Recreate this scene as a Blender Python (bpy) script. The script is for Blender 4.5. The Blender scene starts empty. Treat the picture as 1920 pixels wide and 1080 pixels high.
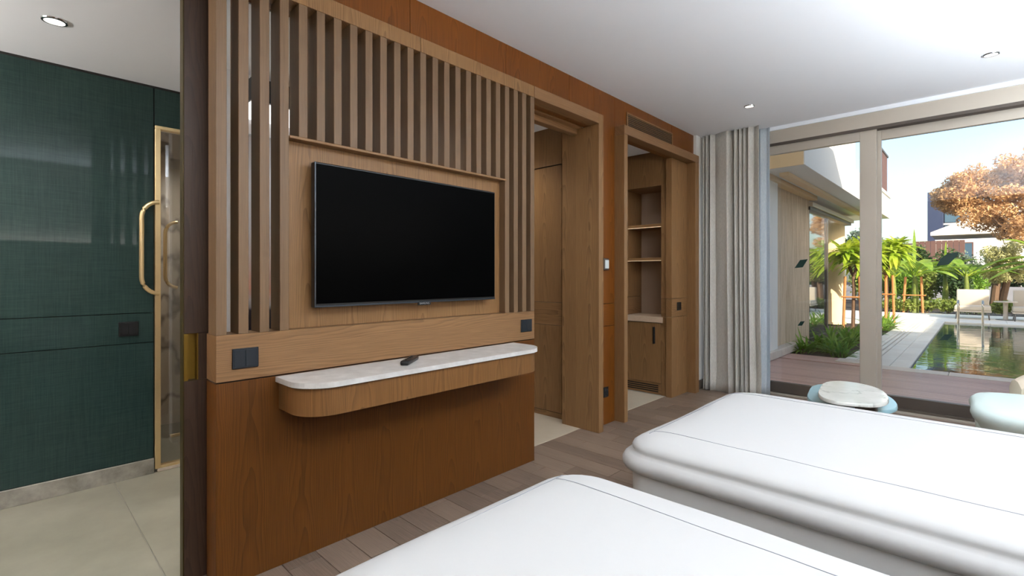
import bpy, bmesh, math, random
from mathutils import Vector, Matrix, noise

random.seed(7)
S = bpy.context.scene
C = S.collection

# ------------------------------------------------------------------ camera
YAW = math.atan2(877, 917)
CAM_H = 1.187
cam_d = bpy.data.cameras.new('camera')
cam = bpy.data.objects.new('camera', cam_d); C.objects.link(cam)
cam.location = (0, 0, CAM_H)
cam.rotation_euler = (math.pi / 2, 0, YAW)
cam_d.sensor_width = 36; cam_d.lens = 36 * 917 / 1920
cam_d.shift_y = -23 / 1920
cam_d.clip_start = .02; cam_d.clip_end = 500
S.camera = cam

# ------------------------------------------------------------------ world, sun, exposure
SUN_DIR = Vector((.62, -.55, .38)).normalized()
W = bpy.data.worlds.new('sky'); S.world = W
W.use_nodes = True
nt = W.node_tree; nt.nodes.clear()
sky = nt.nodes.new('ShaderNodeTexSky'); sky.sky_type = 'NISHITA'
sky.sun_disc = False
sky.sun_elevation = math.asin(SUN_DIR.z); sky.sun_rotation = math.atan2(SUN_DIR.x, SUN_DIR.y)
sky.air_density = 1.0; sky.dust_density = 2.2; sky.ozone_density = 1.0
bgn = nt.nodes.new('ShaderNodeBackground'); bgn.inputs['Strength'].default_value = .38
wo = nt.nodes.new('ShaderNodeOutputWorld')
nt.links.new(sky.outputs[0], bgn.inputs[0]); nt.links.new(bgn.outputs[0], wo.inputs[0])
sl = bpy.data.lights.new('sun', 'SUN'); sl.energy = 9.0; sl.angle = .009; sl.color = (1, .91, .78)
so = bpy.data.objects.new('sun', sl); C.objects.link(so)
so.rotation_euler = SUN_DIR.to_track_quat('Z', 'Y').to_euler(); so.location = (10, -10, 20)
S.view_settings.view_transform = 'Standard'; S.view_settings.look = 'None'
S.view_settings.gamma = 1; S.view_settings.use_curve_mapping = False
S.view_settings.exposure = 0.0
COVE_FILL_W = 470; SPOT_W = 4; BATH_W = 34

# ------------------------------------------------------------------ materials
def lin(r, g, b):
    def f(c):
        c /= 255
        return c / 12.92 if c <= .04045 else ((c + .055) / 1.055) ** 2.4
    return (f(r), f(g), f(b), 1)

class NT:
    def __init__(s, m):
        s.t = m.node_tree; s.n = s.t.nodes; s.l = s.t.links
    def new(s, typ, **kw):
        n = s.n.new(typ)
        for k, v in kw.items(): setattr(n, k, v)
        return n
    def put(s, sock, v):
        if isinstance(v, bpy.types.NodeSocket): s.l.new(v, sock)
        else: sock.default_value = v
    def math(s, op, a, b=None, c=None):
        n = s.new('ShaderNodeMath', operation=op)
        s.put(n.inputs[0], a)
        if b is not None: s.put(n.inputs[1], b)
        if c is not None: s.put(n.inputs[2], c)
        return n.outputs[0]
    def mix(s, f, a, b, blend='MIX'):
        n = s.new('ShaderNodeMix', data_type='RGBA', blend_type=blend)
        s.put(n.inputs[0], f); s.put(n.inputs[6], a); s.put(n.inputs[7], b)
        return n.outputs[2]
    def ramp(s, f, stops):
        n = s.new('ShaderNodeValToRGB'); e = n.color_ramp.elements
        while len(e) < len(stops): e.new(.5)
        for q, (p, col) in zip(e, stops): q.position = p; q.color = col
        s.put(n.inputs[0], f); return n.outputs[0]
    def pos(s, scale=(1, 1, 1)):
        g = s.new('ShaderNodeNewGeometry')
        m = s.new('ShaderNodeVectorMath', operation='MULTIPLY')
        s.l.new(g.outputs['Position'], m.inputs[0]); m.inputs[1].default_value = scale
        return m.outputs[0]
    def noise(s, vec, scale, detail=3, rough=.5):
        n = s.new('ShaderNodeTexNoise'); s.put(n.inputs['Vector'], vec)
        n.inputs['Scale'].default_value = scale; n.inputs['Detail'].default_value = detail
        n.inputs['Roughness'].default_value = rough
        return n.outputs['Fac']
    def bump(s, h, st, d=.01):
        n = s.new('ShaderNodeBump'); n.inputs['Strength'].default_value = st; n.inputs['Distance'].default_value = d
        s.l.new(h, n.inputs['Height']); return n.outputs[0]

def base_mat(name):
    m = bpy.data.materials.new(name); m.use_nodes = True
    t = NT(m); p = t.n['Principled BSDF']
    return m, t, p

def mat(name, col, rough=.5, metal=0, var=0, vscale=8, bump=0, spec=.5, coat=0, emit=0, trans=0):
    m, t, p = base_mat(name)
    p.inputs['Roughness'].default_value = rough; p.inputs['Metallic'].default_value = metal
    p.inputs['Specular IOR Level'].default_value = spec
    p.inputs['Coat Weight'].default_value = coat
    n = t.noise(t.pos(), vscale, 4)
    d = tuple(c * (1 - var) for c in col[:3]) + (1,); e = tuple(min(1, c * (1 + var * .6)) for c in col[:3]) + (1,)
    c = t.mix(n, d, e)
    t.l.new(c, p.inputs['Base Color'])
    if bump: t.l.new(t.bump(n, bump), p.inputs['Normal'])
    if emit:
        t.l.new(c, p.inputs['Emission Color']); p.inputs['Emission Strength'].default_value = emit
    return m

def wood(name, dark, light, axis='Z', rough=.42, leaf=.19, objvar=0, ring_amt=.46):
    m, t, p = base_mat(name)
    p.inputs['Roughness'].default_value = rough; p.inputs['Specular IOR Level'].default_value = .3
    g = t.new('ShaderNodeNewGeometry'); sx = t.new('ShaderNodeSeparateXYZ'); t.l.new(g.outputs['Position'], sx.inputs[0])
    x, y, z = sx.outputs
    if axis == 'Z': u, w = t.math('ADD', t.math('MULTIPLY', x, 1.03), y), z
    elif axis == 'Y': u, w = t.math('ADD', t.math('MULTIPLY', x, 1.03), z), y
    else: u, w = t.math('ADD', y, z), x
    l = t.math('DIVIDE', u, leaf); i = t.math('FLOOR', l); lu = t.math('SUBTRACT', t.math('FRACT', l), .5)
    wn = t.new('ShaderNodeTexWhiteNoise', noise_dimensions='1D'); t.l.new(i, wn.inputs['W']); r = wn.outputs['Value']
    cv = t.new('ShaderNodeCombineXYZ'); t.put(cv.inputs[0], t.math('MULTIPLY', u, 9)); t.put(cv.inputs[1], t.math('MULTIPLY', w, 2.2)); t.put(cv.inputs[2], t.math('MULTIPLY', i, 3.3))
    warp = t.noise(cv.outputs[0], 1, 2)
    c0 = t.math('ADD', lu, t.math('MULTIPLY', t.math('SUBTRACT', r, .5), .4))
    F = t.math('ADD', t.math('MULTIPLY', t.math('MULTIPLY', c0, c0), 30), t.math('MULTIPLY', w, 3.2))
    F = t.math('ADD', t.math('ADD', F, t.math('MULTIPLY', warp, 4.5)), t.math('MULTIPLY', r, 17))
    ring = t.math('FRACT', F)
    ring = t.math('POWER', ring, 2.2)
    cv2 = t.new('ShaderNodeCombineXYZ'); t.put(cv2.inputs[0], t.math('MULTIPLY', u, 330)); t.put(cv2.inputs[1], t.math('MULTIPLY', w, 5)); t.put(cv2.inputs[2], i)
    fine = t.noise(cv2.outputs[0], 1, 3, .6)
    fine = t.math('MULTIPLY', t.math('SUBTRACT', fine, .35), 2.2)
    low = t.noise(t.pos(), .9, 2)
    v = t.math('ADD', t.math('MULTIPLY', ring, ring_amt), t.math('MULTIPLY', fine, .6))
    v = t.math('ADD', v, t.math('MULTIPLY', t.math('SUBTRACT', low, .5), .35))
    v = t.math('ADD', v, t.math('MULTIPLY', t.math('SUBTRACT', r, .5), .18))
    if objvar:
        oi = t.new('ShaderNodeObjectInfo')
        v = t.math('ADD', v, t.math('MULTIPLY', t.math('SUBTRACT', oi.outputs['Random'], .5), objvar))
    col = t.ramp(t.math('MULTIPLY', v, .74), [(0, light), (1.0, dark)])
    t.l.new(col, p.inputs['Base Color'])
    t.l.new(t.bump(fine, .12, .002), p.inputs['Normal'])
    return m

def glass(name, tint=(.97, .985, .98, 1), base=.05, rough=0.0):
    m = bpy.data.materials.new(name); m.use_nodes = True; t = NT(m); t.n.clear()
    o = t.new('ShaderNodeOutputMaterial'); tr = t.new('ShaderNodeBsdfTransparent'); gl = t.new('ShaderNodeBsdfGlossy')
    tr.inputs[0].default_value = tint; gl.inputs['Roughness'].default_value = rough
    lw = t.new('ShaderNodeLayerWeight'); lw.inputs[0].default_value = .5
    f = t.math('ADD', t.math('MULTIPLY', t.math('POWER', lw.outputs['Facing'], 5), .85), base)
    mx = t.new('ShaderNodeMixShader'); t.l.new(f, mx.inputs[0]); t.l.new(tr.outputs[0], mx.inputs[1]); t.l.new(gl.outputs[0], mx.inputs[2])
    t.l.new(mx.outputs[0], o.inputs[0]); return m

def leafmat(name, a, b, trans=.45):
    m = bpy.data.materials.new(name); m.use_nodes = True; t = NT(m); p = t.n['Principled BSDF']; o = t.n['Material Output']
    n = t.noise(t.pos(), 2.7, 4, .7)
    c = t.ramp(n, [(.3, a), (.7, b)])
    t.l.new(c, p.inputs['Base Color']); p.inputs['Roughness'].default_value = .5; p.inputs['Specular IOR Level'].default_value = .3
    tl = t.new('ShaderNodeBsdfTranslucent'); t.l.new(c, tl.inputs[0])
    mx = t.new('ShaderNodeMixShader'); mx.inputs[0].default_value = trans
    t.l.new(p.outputs[0], mx.inputs[1]); t.l.new(tl.outputs[0], mx.inputs[2]); t.l.new(mx.outputs[0], o.inputs[0])
    return m

OAK_D, OAK_L = lin(72, 47, 25), lin(150, 112, 72)
M = {}
M['oak'] = wood('oak_vertical', OAK_D, OAK_L, 'Z')
M['oak_warm'] = wood('oak_warm_vertical', lin(60, 29, 5), lin(126, 72, 20), 'Z')
M['oak_shaded'] = wood('oak_shaded_vertical', lin(42, 22, 4), lin(104, 61, 19), 'Z')  # same oak, darkened so its colour holds the lower panel's shade
M['oak_smoked'] = wood('oak_smoked', lin(32, 22, 16), lin(70, 51, 39), 'Z')
M['oak_h'] = wood('oak_horizontal', lin(74, 49, 28), lin(146, 109, 73), 'Y', leaf=.21)
M['oak_hy'] = wood('oak_horizontal_dark', OAK_D, OAK_L, 'Y', leaf=.21)
M['oak_warm_h'] = wood('oak_warm_horizontal', lin(60, 29, 5), lin(126, 72, 20), 'Y')
M['oak_hx'] = wood('oak_horizontal_cross', OAK_D, OAK_L, 'X', leaf=.21)
M['oak_slat'] = wood('oak_slat', lin(66, 47, 31), lin(126, 99, 72), 'Z', leaf=.0777, ring_amt=.3)
M['plank'] = wood('plank_tile', lin(60, 49, 41), lin(136, 116, 100), 'X', rough=.36, leaf=.14, objvar=.55, ring_amt=.22)
M['deck'] = wood('deck_board', lin(140, 96, 84), lin(212, 172, 156), 'X', rough=.4, leaf=.1, objvar=.4, ring_amt=.2)
M['white'] = mat('white_paint', lin(243, 244, 247), .8, var=.01)
M['wall_white'] = mat('off_white_paint', lin(228, 224, 216), .8, var=.01)
M['taupe_paint'] = mat('taupe_paint', lin(124, 112, 98), .8, var=.02)
M['wall_paper'] = mat('warm_wallpaper', lin(160, 152, 142), .8, var=.02)
M['brass'] = mat('brushed_brass', lin(240, 212, 160), .3, .75, var=.05, vscale=30)
M['gold'] = mat('dark_gold_metal', lin(120, 92, 22), .45, .6, var=.05)
M['chrome'] = mat('chrome', lin(214, 214, 214), .15, 1)
M['black'] = mat('black_plastic', lin(16, 17, 19), .35, var=.1)
M['navy'] = mat('dark_blue_plate', lin(22, 30, 38), .32, var=.05)
M['screen'] = mat('screen_glass', lin(3, 3, 3), .3, var=.0, spec=.02)
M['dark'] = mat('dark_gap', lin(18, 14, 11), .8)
M['silver'] = mat('silver_print', lin(190, 192, 196), .3, .6)
M['alu'] = mat('taupe_aluminium', lin(200, 189, 174), .42, .35, var=.03)
M['alu_d'] = mat('brown_aluminium', lin(92, 82, 74), .45, .3, var=.03)
M['linen'] = mat('white_linen', lin(188, 186, 183), .85, var=.01, vscale=60, spec=.2)
M['stitch'] = mat('grey_thread', lin(140, 142, 148), .8)
M['glass'] = glass('window_glass')
M['glass_b'] = glass('bath_glass', (.93, .92, .9, 1), .07)
M['emit'] = mat('lit_lens', (1, .97, .92, 1), .4, emit=1.3)
M['glow'] = mat('lit_diffuser', (1, .98, .95, 1), .4, emit=1.4)
M['grout'] = mat('grout', lin(116, 100, 86), .9, var=.1)
M['grout_l'] = mat('pale_grout', lin(172, 168, 156), .9, var=.05)
M['mint'] = mat('mint_velvet', lin(226, 240, 234), .7, var=.03, vscale=40)
M['cream'] = mat('cream_fabric', lin(216, 200, 178), .8, var=.03, vscale=50, bump=.05)
M['blue_t'] = mat('blue_lacquer', lin(150, 188, 198), .2, var=.02)
M['soil'] = mat('soil', lin(72, 56, 42), .95, var=.4, vscale=15)
M['grass_g'] = mat('garden_ground', lin(92, 96, 62), .95, var=.4, vscale=6)
M['render_w'] = mat('white_render', lin(236, 230, 220), .85, var=.03)
M['render_s'] = mat('sand_bounce_render', lin(238, 208, 164), .85, var=.04, vscale=5)  # sand tone lifted and warmed to hold bounced light
M['bark'] = mat('bark', lin(120, 92, 70), .9, var=.35, vscale=14, bump=.4)
M['stake'] = mat('orange_stake', lin(196, 128, 74), .8, var=.15)
M['steel'] = mat('stainless', lin(220, 205, 185), .18, 1)
M['bluebld'] = mat('blue_cladding', lin(40, 52, 82), .5, var=.05)
M['bluegl'] = mat('office_glazing', lin(56, 86, 108), .12, var=.25, vscale=.4, spec=.8)
M['rust'] = mat('rusty_screen', lin(96, 68, 62), .8, var=.2)
M['garden_wall'] = mat('grey_concrete', lin(132, 132, 138), .9, var=.06)
M['brick'] = mat('terracotta', lin(178, 112, 82), .85, var=.15, vscale=12)
M['decal'] = mat('green_decal', lin(8, 48, 40), .5)
M['basin'] = mat('pool_tile', lin(58, 84, 84), .6, var=.1)

def stone(name, a, b, rough=.5, scale=3, vein=None, vw=.03, objvar=0):
    m, t, p = base_mat(name); p.inputs['Roughness'].default_value = rough
    n = t.noise(t.pos(), scale, 6, .62); c = t.ramp(n, [(.3, a), (.7, b)])
    if vein:
        n2 = t.noise(t.pos((1, 1, .7)), scale * .55, 5, .6)
        d = t.math('ABSOLUTE', t.math('SUBTRACT', n2, .5))
        f = t.math('SUBTRACT', 1, t.math('SMOOTH_MIN', t.math('DIVIDE', d, vw), 1, .1))
        f = t.math('MULTIPLY', f, .75)
        c = t.mix(f, c, vein)
    if objvar:
        oi = t.new('ShaderNodeObjectInfo')
        h = t.new('ShaderNodeHueSaturation'); t.l.new(c, h.inputs['Color'])
        t.l.new(t.math('ADD', 1 - objvar / 2, t.math('MULTIPLY', oi.outputs['Random'], objvar)), h.inputs['Value']); c = h.outputs[0]
    t.l.new(c, p.inputs['Base Color']); return m
M['stone_top'] = stone('stone_top', lin(196, 192, 186), lin(224, 221, 216), .35, 14)
M['marble'] = stone('marble', lin(206, 194, 176), lin(226, 216, 202), .12, 1.6, lin(104, 98, 94), .022)
M['marble_t'] = stone('marble_table', lin(214, 216, 208), lin(236, 236, 230), .12, 7, lin(160, 162, 156), .03)
M['tile_g'] = stone('grey_tile', lin(128, 124, 108), lin(160, 155, 138), .38, 1.4, objvar=.08)
M['skirt'] = stone('grey_skirting', lin(122, 118, 108), lin(178, 172, 160), .4, 9)
M['tile_b'] = stone('beige_tile', lin(184, 170, 148), lin(204, 190, 168), .4, 1.5, objvar=.06)
M['counter'] = stone('beige_counter', lin(190, 164, 138), lin(208, 184, 158), .4, 8)
M['paver'] = stone('paver', lin(238, 228, 212), lin(248, 240, 226), .7, 2.2, objvar=.1)
M['coping'] = stone('coping', lin(226, 208, 188), lin(242, 226, 208), .6, 6, objvar=.1)
M['granite'] = stone('plinth_stone', lin(206, 188, 168), lin(226, 210, 192), .6, 10)

def green_mat():
    m, t, p = base_mat('green_lacquered_glass')
    a = t.noise(t.pos((1, 260, 6)), 1, 3, .7); b = t.noise(t.pos((1, 8, 320)), 1, 3, .7); c = t.noise(t.pos((1, 1.2, 1.2)), 2, 2)
    v = t.math('ADD', t.math('MULTIPLY', t.math('ADD', a, b), .42), t.math('MULTIPLY', c, .25))
    col = t.ramp(v, [(.3, lin(17, 33, 32)), (.75, lin(50, 70, 66))])
    t.l.new(col, p.inputs['Base Color']); p.inputs['Roughness'].default_value = .35
    p.inputs['Coat Weight'].default_value = .13; p.inputs['Specular IOR Level'].default_value = .12; p.inputs['Coat Roughness'].default_value = .03
    return m
M['green'] = green_mat()

def fabric(name, a, b, trans=.0):
    m = bpy.data.materials.new(name); m.use_nodes = True; t = NT(m); p = t.n['Principled BSDF']; o = t.n['Material Output']
    n = t.noise(t.pos((300, 300, 40)), 1, 2); c = t.ramp(n, [(.3, a), (.7, b)])
    t.l.new(c, p.inputs['Base Color']); p.inputs['Roughness'].default_value = .85; p.inputs['Specular IOR Level'].default_value = .15
    tl = t.new('ShaderNodeBsdfTranslucent'); t.l.new(c, tl.inputs[0])
    mx = t.new('ShaderNodeMixShader'); mx.inputs[0].default_value = trans
    t.l.new(p.outputs[0], mx.inputs[1]); t.l.new(tl.outputs[0], mx.inputs[2]); t.l.new(mx.outputs[0], o.inputs[0]); return m
M['curtain'] = fabric('curtain_fabric', lin(204, 199, 190), lin(230, 226, 217), .12)
M['sheer'] = fabric('sheer_fabric', lin(222, 230, 236), lin(240, 245, 248), .45)

def concrete():
    m, t, p = base_mat('board_concrete')
    n = t.noise(t.pos((6, 6, .8)), 2, 5, .6); n2 = t.noise(t.pos(), 30, 3)
    c = t.ramp(t.math('ADD', t.math('MULTIPLY', n, .8), t.math('MULTIPLY', n2, .2)), [(.3, lin(180, 154, 124)), (.7, lin(226, 200, 168))])
    t.l.new(c, p.inputs['Base Color']); p.inputs['Roughness'].default_value = .85
    t.l.new(t.bump(n, .4, .02), p.inputs['Normal']); return m
M['concrete'] = concrete()

def water():
    m, t, p = base_mat('pool_water')
    p.inputs['Base Color'].default_value = lin(46, 74, 72); p.inputs['Roughness'].default_value = .02
    p.inputs['IOR'].default_value = 1.33; p.inputs['Specular IOR Level'].default_value = .8
    n = t.noise(t.pos((1.2, 2.2, 1)), 1.3, 3, .5); n2 = t.noise(t.pos((3, 9, 1)), 1, 2)
    t.l.new(t.bump(t.math('ADD', n, t.math('MULTIPLY', n2, .3)), .09, .05), p.inputs['Normal']); return m
M['water'] = water()

def reflection_mat():  # colour bands imitate a view mirrored behind the slats
    m, t, p = base_mat('painted_reflection')
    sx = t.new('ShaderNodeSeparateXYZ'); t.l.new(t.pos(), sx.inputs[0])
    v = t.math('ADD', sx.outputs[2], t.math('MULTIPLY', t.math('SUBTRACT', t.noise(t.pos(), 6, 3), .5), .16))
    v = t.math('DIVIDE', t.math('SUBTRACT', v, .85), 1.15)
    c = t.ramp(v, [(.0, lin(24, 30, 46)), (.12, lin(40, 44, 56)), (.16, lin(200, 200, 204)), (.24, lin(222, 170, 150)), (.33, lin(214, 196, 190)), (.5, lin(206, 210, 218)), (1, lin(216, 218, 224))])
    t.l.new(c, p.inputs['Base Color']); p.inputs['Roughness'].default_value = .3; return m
M['print'] = reflection_mat()

M['lf_fern'] = leafmat('fern_leaf', lin(80, 130, 44), lin(168, 196, 80))
M['lf_plum'] = leafmat('plumeria_leaf', lin(124, 164, 40), lin(222, 228, 84), .5)
M['lf_ban'] = leafmat('banana_leaf', lin(90, 136, 44), lin(190, 212, 90), .5)
M['lf_hedge'] = leafmat('hedge_leaf', lin(84, 112, 48), lin(172, 178, 88), .35)
M['lf_dark'] = leafmat('dark_shrub_leaf', lin(32, 58, 34), lin(84, 108, 56), .3)
M['lf_grey'] = leafmat('grey_shrub_leaf', lin(84, 104, 92), lin(140, 154, 132), .3)
M['lf_olive'] = leafmat('olive_leaf', lin(132, 130, 78), lin(212, 204, 142), .3)
M['lf_brown'] = leafmat('dry_leaf', lin(164, 118, 74), lin(232, 192, 138), .35)
M['lf_palm'] = leafmat('palm_leaf', lin(54, 86, 44), lin(110, 136, 70), .3)

# ------------------------------------------------------------------ mesh helpers
class MB:
    def __init__(s): s.v = []; s.f = []; s.sm = []
    def add(s, vs, fs, smooth=False):
        o = len(s.v); s.v += [tuple(p) for p in vs]
        for q in fs: s.f.append([o + i for i in q]); s.sm.append(smooth)
        return s
    def box(s, x0, x1, y0, y1, z0, z1):
        vs = [(x, y, z) for z in (z0, z1) for y in (y0, y1) for x in (x0, x1)]
        return s.add(vs, [(0, 2, 3, 1), (4, 5, 7, 6), (0, 1, 5, 4), (2, 6, 7, 3), (0, 4, 6, 2), (1, 3, 7, 5)])
    def bbox(s, x0, x1, y0, y1, z0, z1, b=.004, seg=1):
        bm = bmesh.new(); bmesh.ops.create_cube(bm, size=1)
        for v in bm.verts:
            v.co = ((x0 + x1) / 2 + v.co.x * (x1 - x0), (y0 + y1) / 2 + v.co.y * (y1 - y0), (z0 + z1) / 2 + v.co.z * (z1 - z0))
        bmesh.ops.bevel(bm, geom=bm.edges[:], offset=b, segments=seg, profile=.5, affect='EDGES', clamp_overlap=True)
        bm.verts.index_update()
        s.add([v.co[:] for v in bm.verts], [[v.index for v in f.verts] for f in bm.faces], seg > 1); bm.free(); return s
    def loft(s, rings, cap=True, smooth=True, closed=True):
        n = len(rings[0]); vs = [p for r in rings for p in r]; fs = []
        for k in range(len(rings) - 1):
            for i in range(n if closed else n - 1):
                j = (i + 1) % n
                fs.append((k * n + i, k * n + j, (k + 1) * n + j, (k + 1) * n + i))
        s.add(vs, fs, smooth)
        if cap:
            o = len(s.v) - len(vs)
            s.f.append([o + i for i in range(n)][::-1]); s.sm.append(False)
            s.f.append([o + (len(rings) - 1) * n + i for i in range(n)]); s.sm.append(False)
        return s
    def prism(s, poly, z0, z1, smooth=False):
        return s.loft([[(x, y, z0) for x, y in poly], [(x, y, z1) for x, y in poly]], True, smooth)
    def tube(s, pts, r, n=8, smooth=True, cap=True):
        pts = [Vector(p) for p in pts]; rings = []
        rr = r if isinstance(r, (list, tuple)) else [r] * len(pts)
        for i, p in enumerate(pts):
            d = (pts[min(i + 1, len(pts) - 1)] - pts[max(i - 1, 0)]).normalized()
            ref = Vector((0, 0, 1)) if abs(d.z) < .9 else Vector((1, 0, 0))
            a = d.cross(ref).normalized(); b = d.cross(a).normalized()
            rings.append([p + (a * math.cos(2 * math.pi * k / n) + b * math.sin(2 * math.pi * k / n)) * rr[i] for k in range(n)])
        return s.loft(rings, cap, smooth)
    def lathe(s, cx, cy, prof, n=24, smooth=True):
        return s.loft([[(cx + r * math.cos(2 * math.pi * k / n), cy + r * math.sin(2 * math.pi * k / n), z) for k in range(n)] for r, z in prof], True, smooth)

def obj(name, mb, m, parent=None, origin=None):
    """one mesh object; mesh data given in world space, stored relative to its parent (or to origin)"""
    o3 = Vector(parent['_o']) if parent is not None else Vector(origin or (0, 0, 0))
    me = bpy.data.meshes.new(name)
    me.from_pydata([Vector(v) - o3 for v in mb.v], [], mb.f)
    me.polygons.foreach_set('use_smooth', mb.sm)
    me.materials.append(M[m] if isinstance(m, str) else m); me.update()
    bm = bmesh.new(); bm.from_mesh(me); bmesh.ops.recalc_face_normals(bm, faces=bm.faces[:]); bm.to_mesh(me); bm.free()
    if any(mb.sm): me.set_sharp_from_angle(angle=math.radians(42))
    ob = bpy.data.objects.new(name, me); C.objects.link(ob)
    ob['_o'] = list(o3)
    if parent is not None: ob.parent = parent
    else: ob.location = o3
    return ob
def thing(name, label, cat, loc, group=None):
    o = bpy.data.objects.new(name, None); C.objects.link(o); o.location = loc; o['_o'] = list(loc); o.empty_display_size = .05
    o['label'] = label; o['category'] = cat
    if group: o['group'] = group
    return o
def tag(o, label, cat, group=None):
    o['label'] = label; o['category'] = cat
    if group: o['group'] = group
    return o
def struct(name, mb, m, label=None):
    o = obj(name, mb, m); o['kind'] = 'structure'
    if label: o['label'] = label
    return o
def sroot(name, label=None, loc=(0, 0, 0)):
    o = bpy.data.objects.new(name, None); C.objects.link(o); o.location = loc; o['_o'] = list(loc); o['kind'] = 'structure'
    if label: o['label'] = label
    return o
def stuff(o): o['kind'] = 'stuff'; return o
def B(*a): return MB().box(*a)
def BB(*a, **k): return MB().bbox(*a, **k)
def rrect(x0, x1, y0, y1, r, n=8):
    """rounded rectangle, r = radii for corners (x1y1, x0y1, x0y0, x1y0)"""
    if not isinstance(r, (tuple, list)): r = (r,) * 4
    P = []
    for (cx, cy, a0, q) in ((x1, y1, 0, r[0]), (x0, y1, 90, r[1]), (x0, y0, 180, r[2]), (x1, y0, 270, r[3])):
        sx = -1 if cx == x1 else 1; sy = -1 if cy == y1 else 1
        for k in range(n + 1):
            a = math.radians(a0 + 90 * k / n)
            P.append((cx + sx * q + q * math.cos(a), cy + sy * q + q * math.sin(a)))
    return P

# ------------------------------------------------------------------ room shell
XW, XF = -2.16, -2.07          # recessed wall plane, front plane of the joinery
CEIL = 2.65
YWIN = 5.40
XR = 1.45; YB = -1.6
HB, HT = 2.333, 2.408          # fascia bottom, top

# plank tiled floor of the bedroom
fl = struct('floor', B(-2.24, XR, YB, 5.36, -.06, -.006), 'grout', 'dark brown wood-look plank floor of the bedroom')
row = 0; y = .10
pitch = .14
y = .80 - pitch * 12
rnd = random.Random(3)
while y < 5.34:
    x = -2.24 - rnd.random() * .8
    y1 = min(y + pitch - .003, 5.355)
    y0 = max(y, YB + .01)
    vis = y1 > .3
    L = .9 if vis else 4
    while x < XR and y1 > y0 + .02:
        a, b = max(x, -2.238), min(x + L - .003, XR - .005)
        if b - a > .02 and (vis or True):
            obj('plank', BB(a, b, y0, y1, -.008, 0, b=.0008), 'plank', fl)
        x += L
    y += pitch
wl = sroot('wall_left', 'oak veneered upper wall and white return beside the curtain')
bd = [-1.6, -.655, .045, .765, 1.485, 2.205, 2.865, 3.173]
for a, b in zip(bd[:-1], bd[1:]):
    obj('panel', BB(XW - .06, XW, a + .0015, b - .0015, HB + .003, CEIL, b=.001), 'oak_warm', wl)
obj('panel', BB(XW - .06, XW, 3.4755, 4.5, HB + .003, CEIL, b=.001), 'oak_warm', wl)
obj('panel', BB(XW - .06, XW, 4.503, 5.0, HB + .003, CEIL, b=.001), 'oak_warm', wl)
obj('panel', BB(XW - .06, XW, 3.175, 3.4735, .965, CEIL, b=.001), 'oak_warm', wl)
obj('panel', BB(XW - .06, XW, 3.175, 3.4735, .785, .962, b=.001), 'oak_warm_h', wl)
obj('panel', BB(XW - .06, XW, 3.175, 3.4735, 0, .782, b=.001), 'oak_warm', wl)
obj('panel', BB(XW - .06, XW, 4.50, 5.0, .965, HB, b=.001), 'oak', wl)
obj('panel', BB(XW - .06, XW, 4.50, 5.0, .785, .962, b=.001), 'oak_hy', wl)
obj('panel', BB(XW - .06, XW, 4.50, 5.0, 0, .782, b=.001), 'oak', wl)
obj('white_return', B(XW - .06, XW + .03, 5.0, 5.6, 0, CEIL + .1), 'wall_white', wl)
struct('baseboard_left', BB(XW + .03, XW + .045, 5.0, 5.36, 0, .09, b=.002), 'alu_d', 'dark skirting under the white wall by the curtain')
struct('wall_right', B(XR, XR + .15, YB - .15, 5.6, 0, CEIL + .1), 'wall_paper', 'warm grey wall behind the headboards')
struct('wall_back', B(-3.9, XR + .15, YB - .15, YB, 0, CEIL + .1), 'taupe_paint', 'taupe wall at the back of the room')
struct('ceiling', B(XW - .05, XR + .15, YB - .15, 5.22, CEIL, CEIL + .1), 'white', 'flat white plaster ceiling of the bedroom')
struct('trim_1', MB().box(XW - .05, XR, 5.22, 5.34, CEIL + .025, CEIL + .1).box(XW - .05, XR, 5.34, 5.36, CEIL - .01, CEIL + .1), 'white', 'white curtain recess strip along the ceiling edge')

# ---- bathroom shell
bw = struct('wall_bathroom', B(-3.72, -3.612, YB, .64, 0, 2.6), 'dark', 'glossy dark green panelled bathroom wall')
for a, b in ((YB, -.56), (-.557, .64)):
    for z0, z1 in ((.092, .786), (.79, .963), (.967, 2.33)):
        obj('panel', BB(-3.612, -3.6, a, b - .003, z0, z1, b=.0008), 'green', bw)
obj('panel', BB(-3.612, -3.6, .643, 1.5, 2.095, 2.33, b=.0008), 'green', bw)
obj('seam_strip', B(-3.612, -3.597, YB, 1.5, 2.318, 2.33), 'dark', bw)  # dark strip along the seam at the wall top
obj('wall_core', B(-3.72, -3.612, .64, 1.5, 2.095, 2.6), 'dark', bw)
bb = struct('baseboard_bathroom', BB(-3.6, -3.585, YB, .638, 0, .09, b=.002), 'skirt', 'grey stone skirting below the green wall')
bf = struct('floor_bathroom', B(-4.75, -2.24, YB, 2.4, -.06, -.006), 'grout_l', 'large grey tiles of the bathroom floor')
for a, b in ((-.46, .448), (.452, 1.36), (1.364, 2.272), (-1.37, -.464)):
    for c0, c1 in ((-3.60, -2.242), (-4.75, -3.604)):
        obj('tile', BB(c0, c1, max(a, YB), b, -.01, 0, b=.001), 'tile_g', bf)
struct('ceiling_bathroom', B(-4.75, XW - .06, YB, 2.4, 2.33, 2.43), 'white', 'lower white ceiling over the bathroom')
struct('wall_shower', B(-4.85, -4.7, .5, 2.4, 0, 2.33), 'marble', 'veined cream marble wall inside the shower')
struct('wall_shower_side', MB().box(-4.7, -3.72, 1.5, 1.6, 0, 2.33).box(-4.7, -3.72, .42, .5, 0, 2.33), 'marble', 'marble side walls of the shower')
struct('trim_2', BB(-3.66, -3.59, .655, 1.5, 0, .02, b=.003), 'granite', 'pale stone threshold below the brass framed opening')
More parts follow.
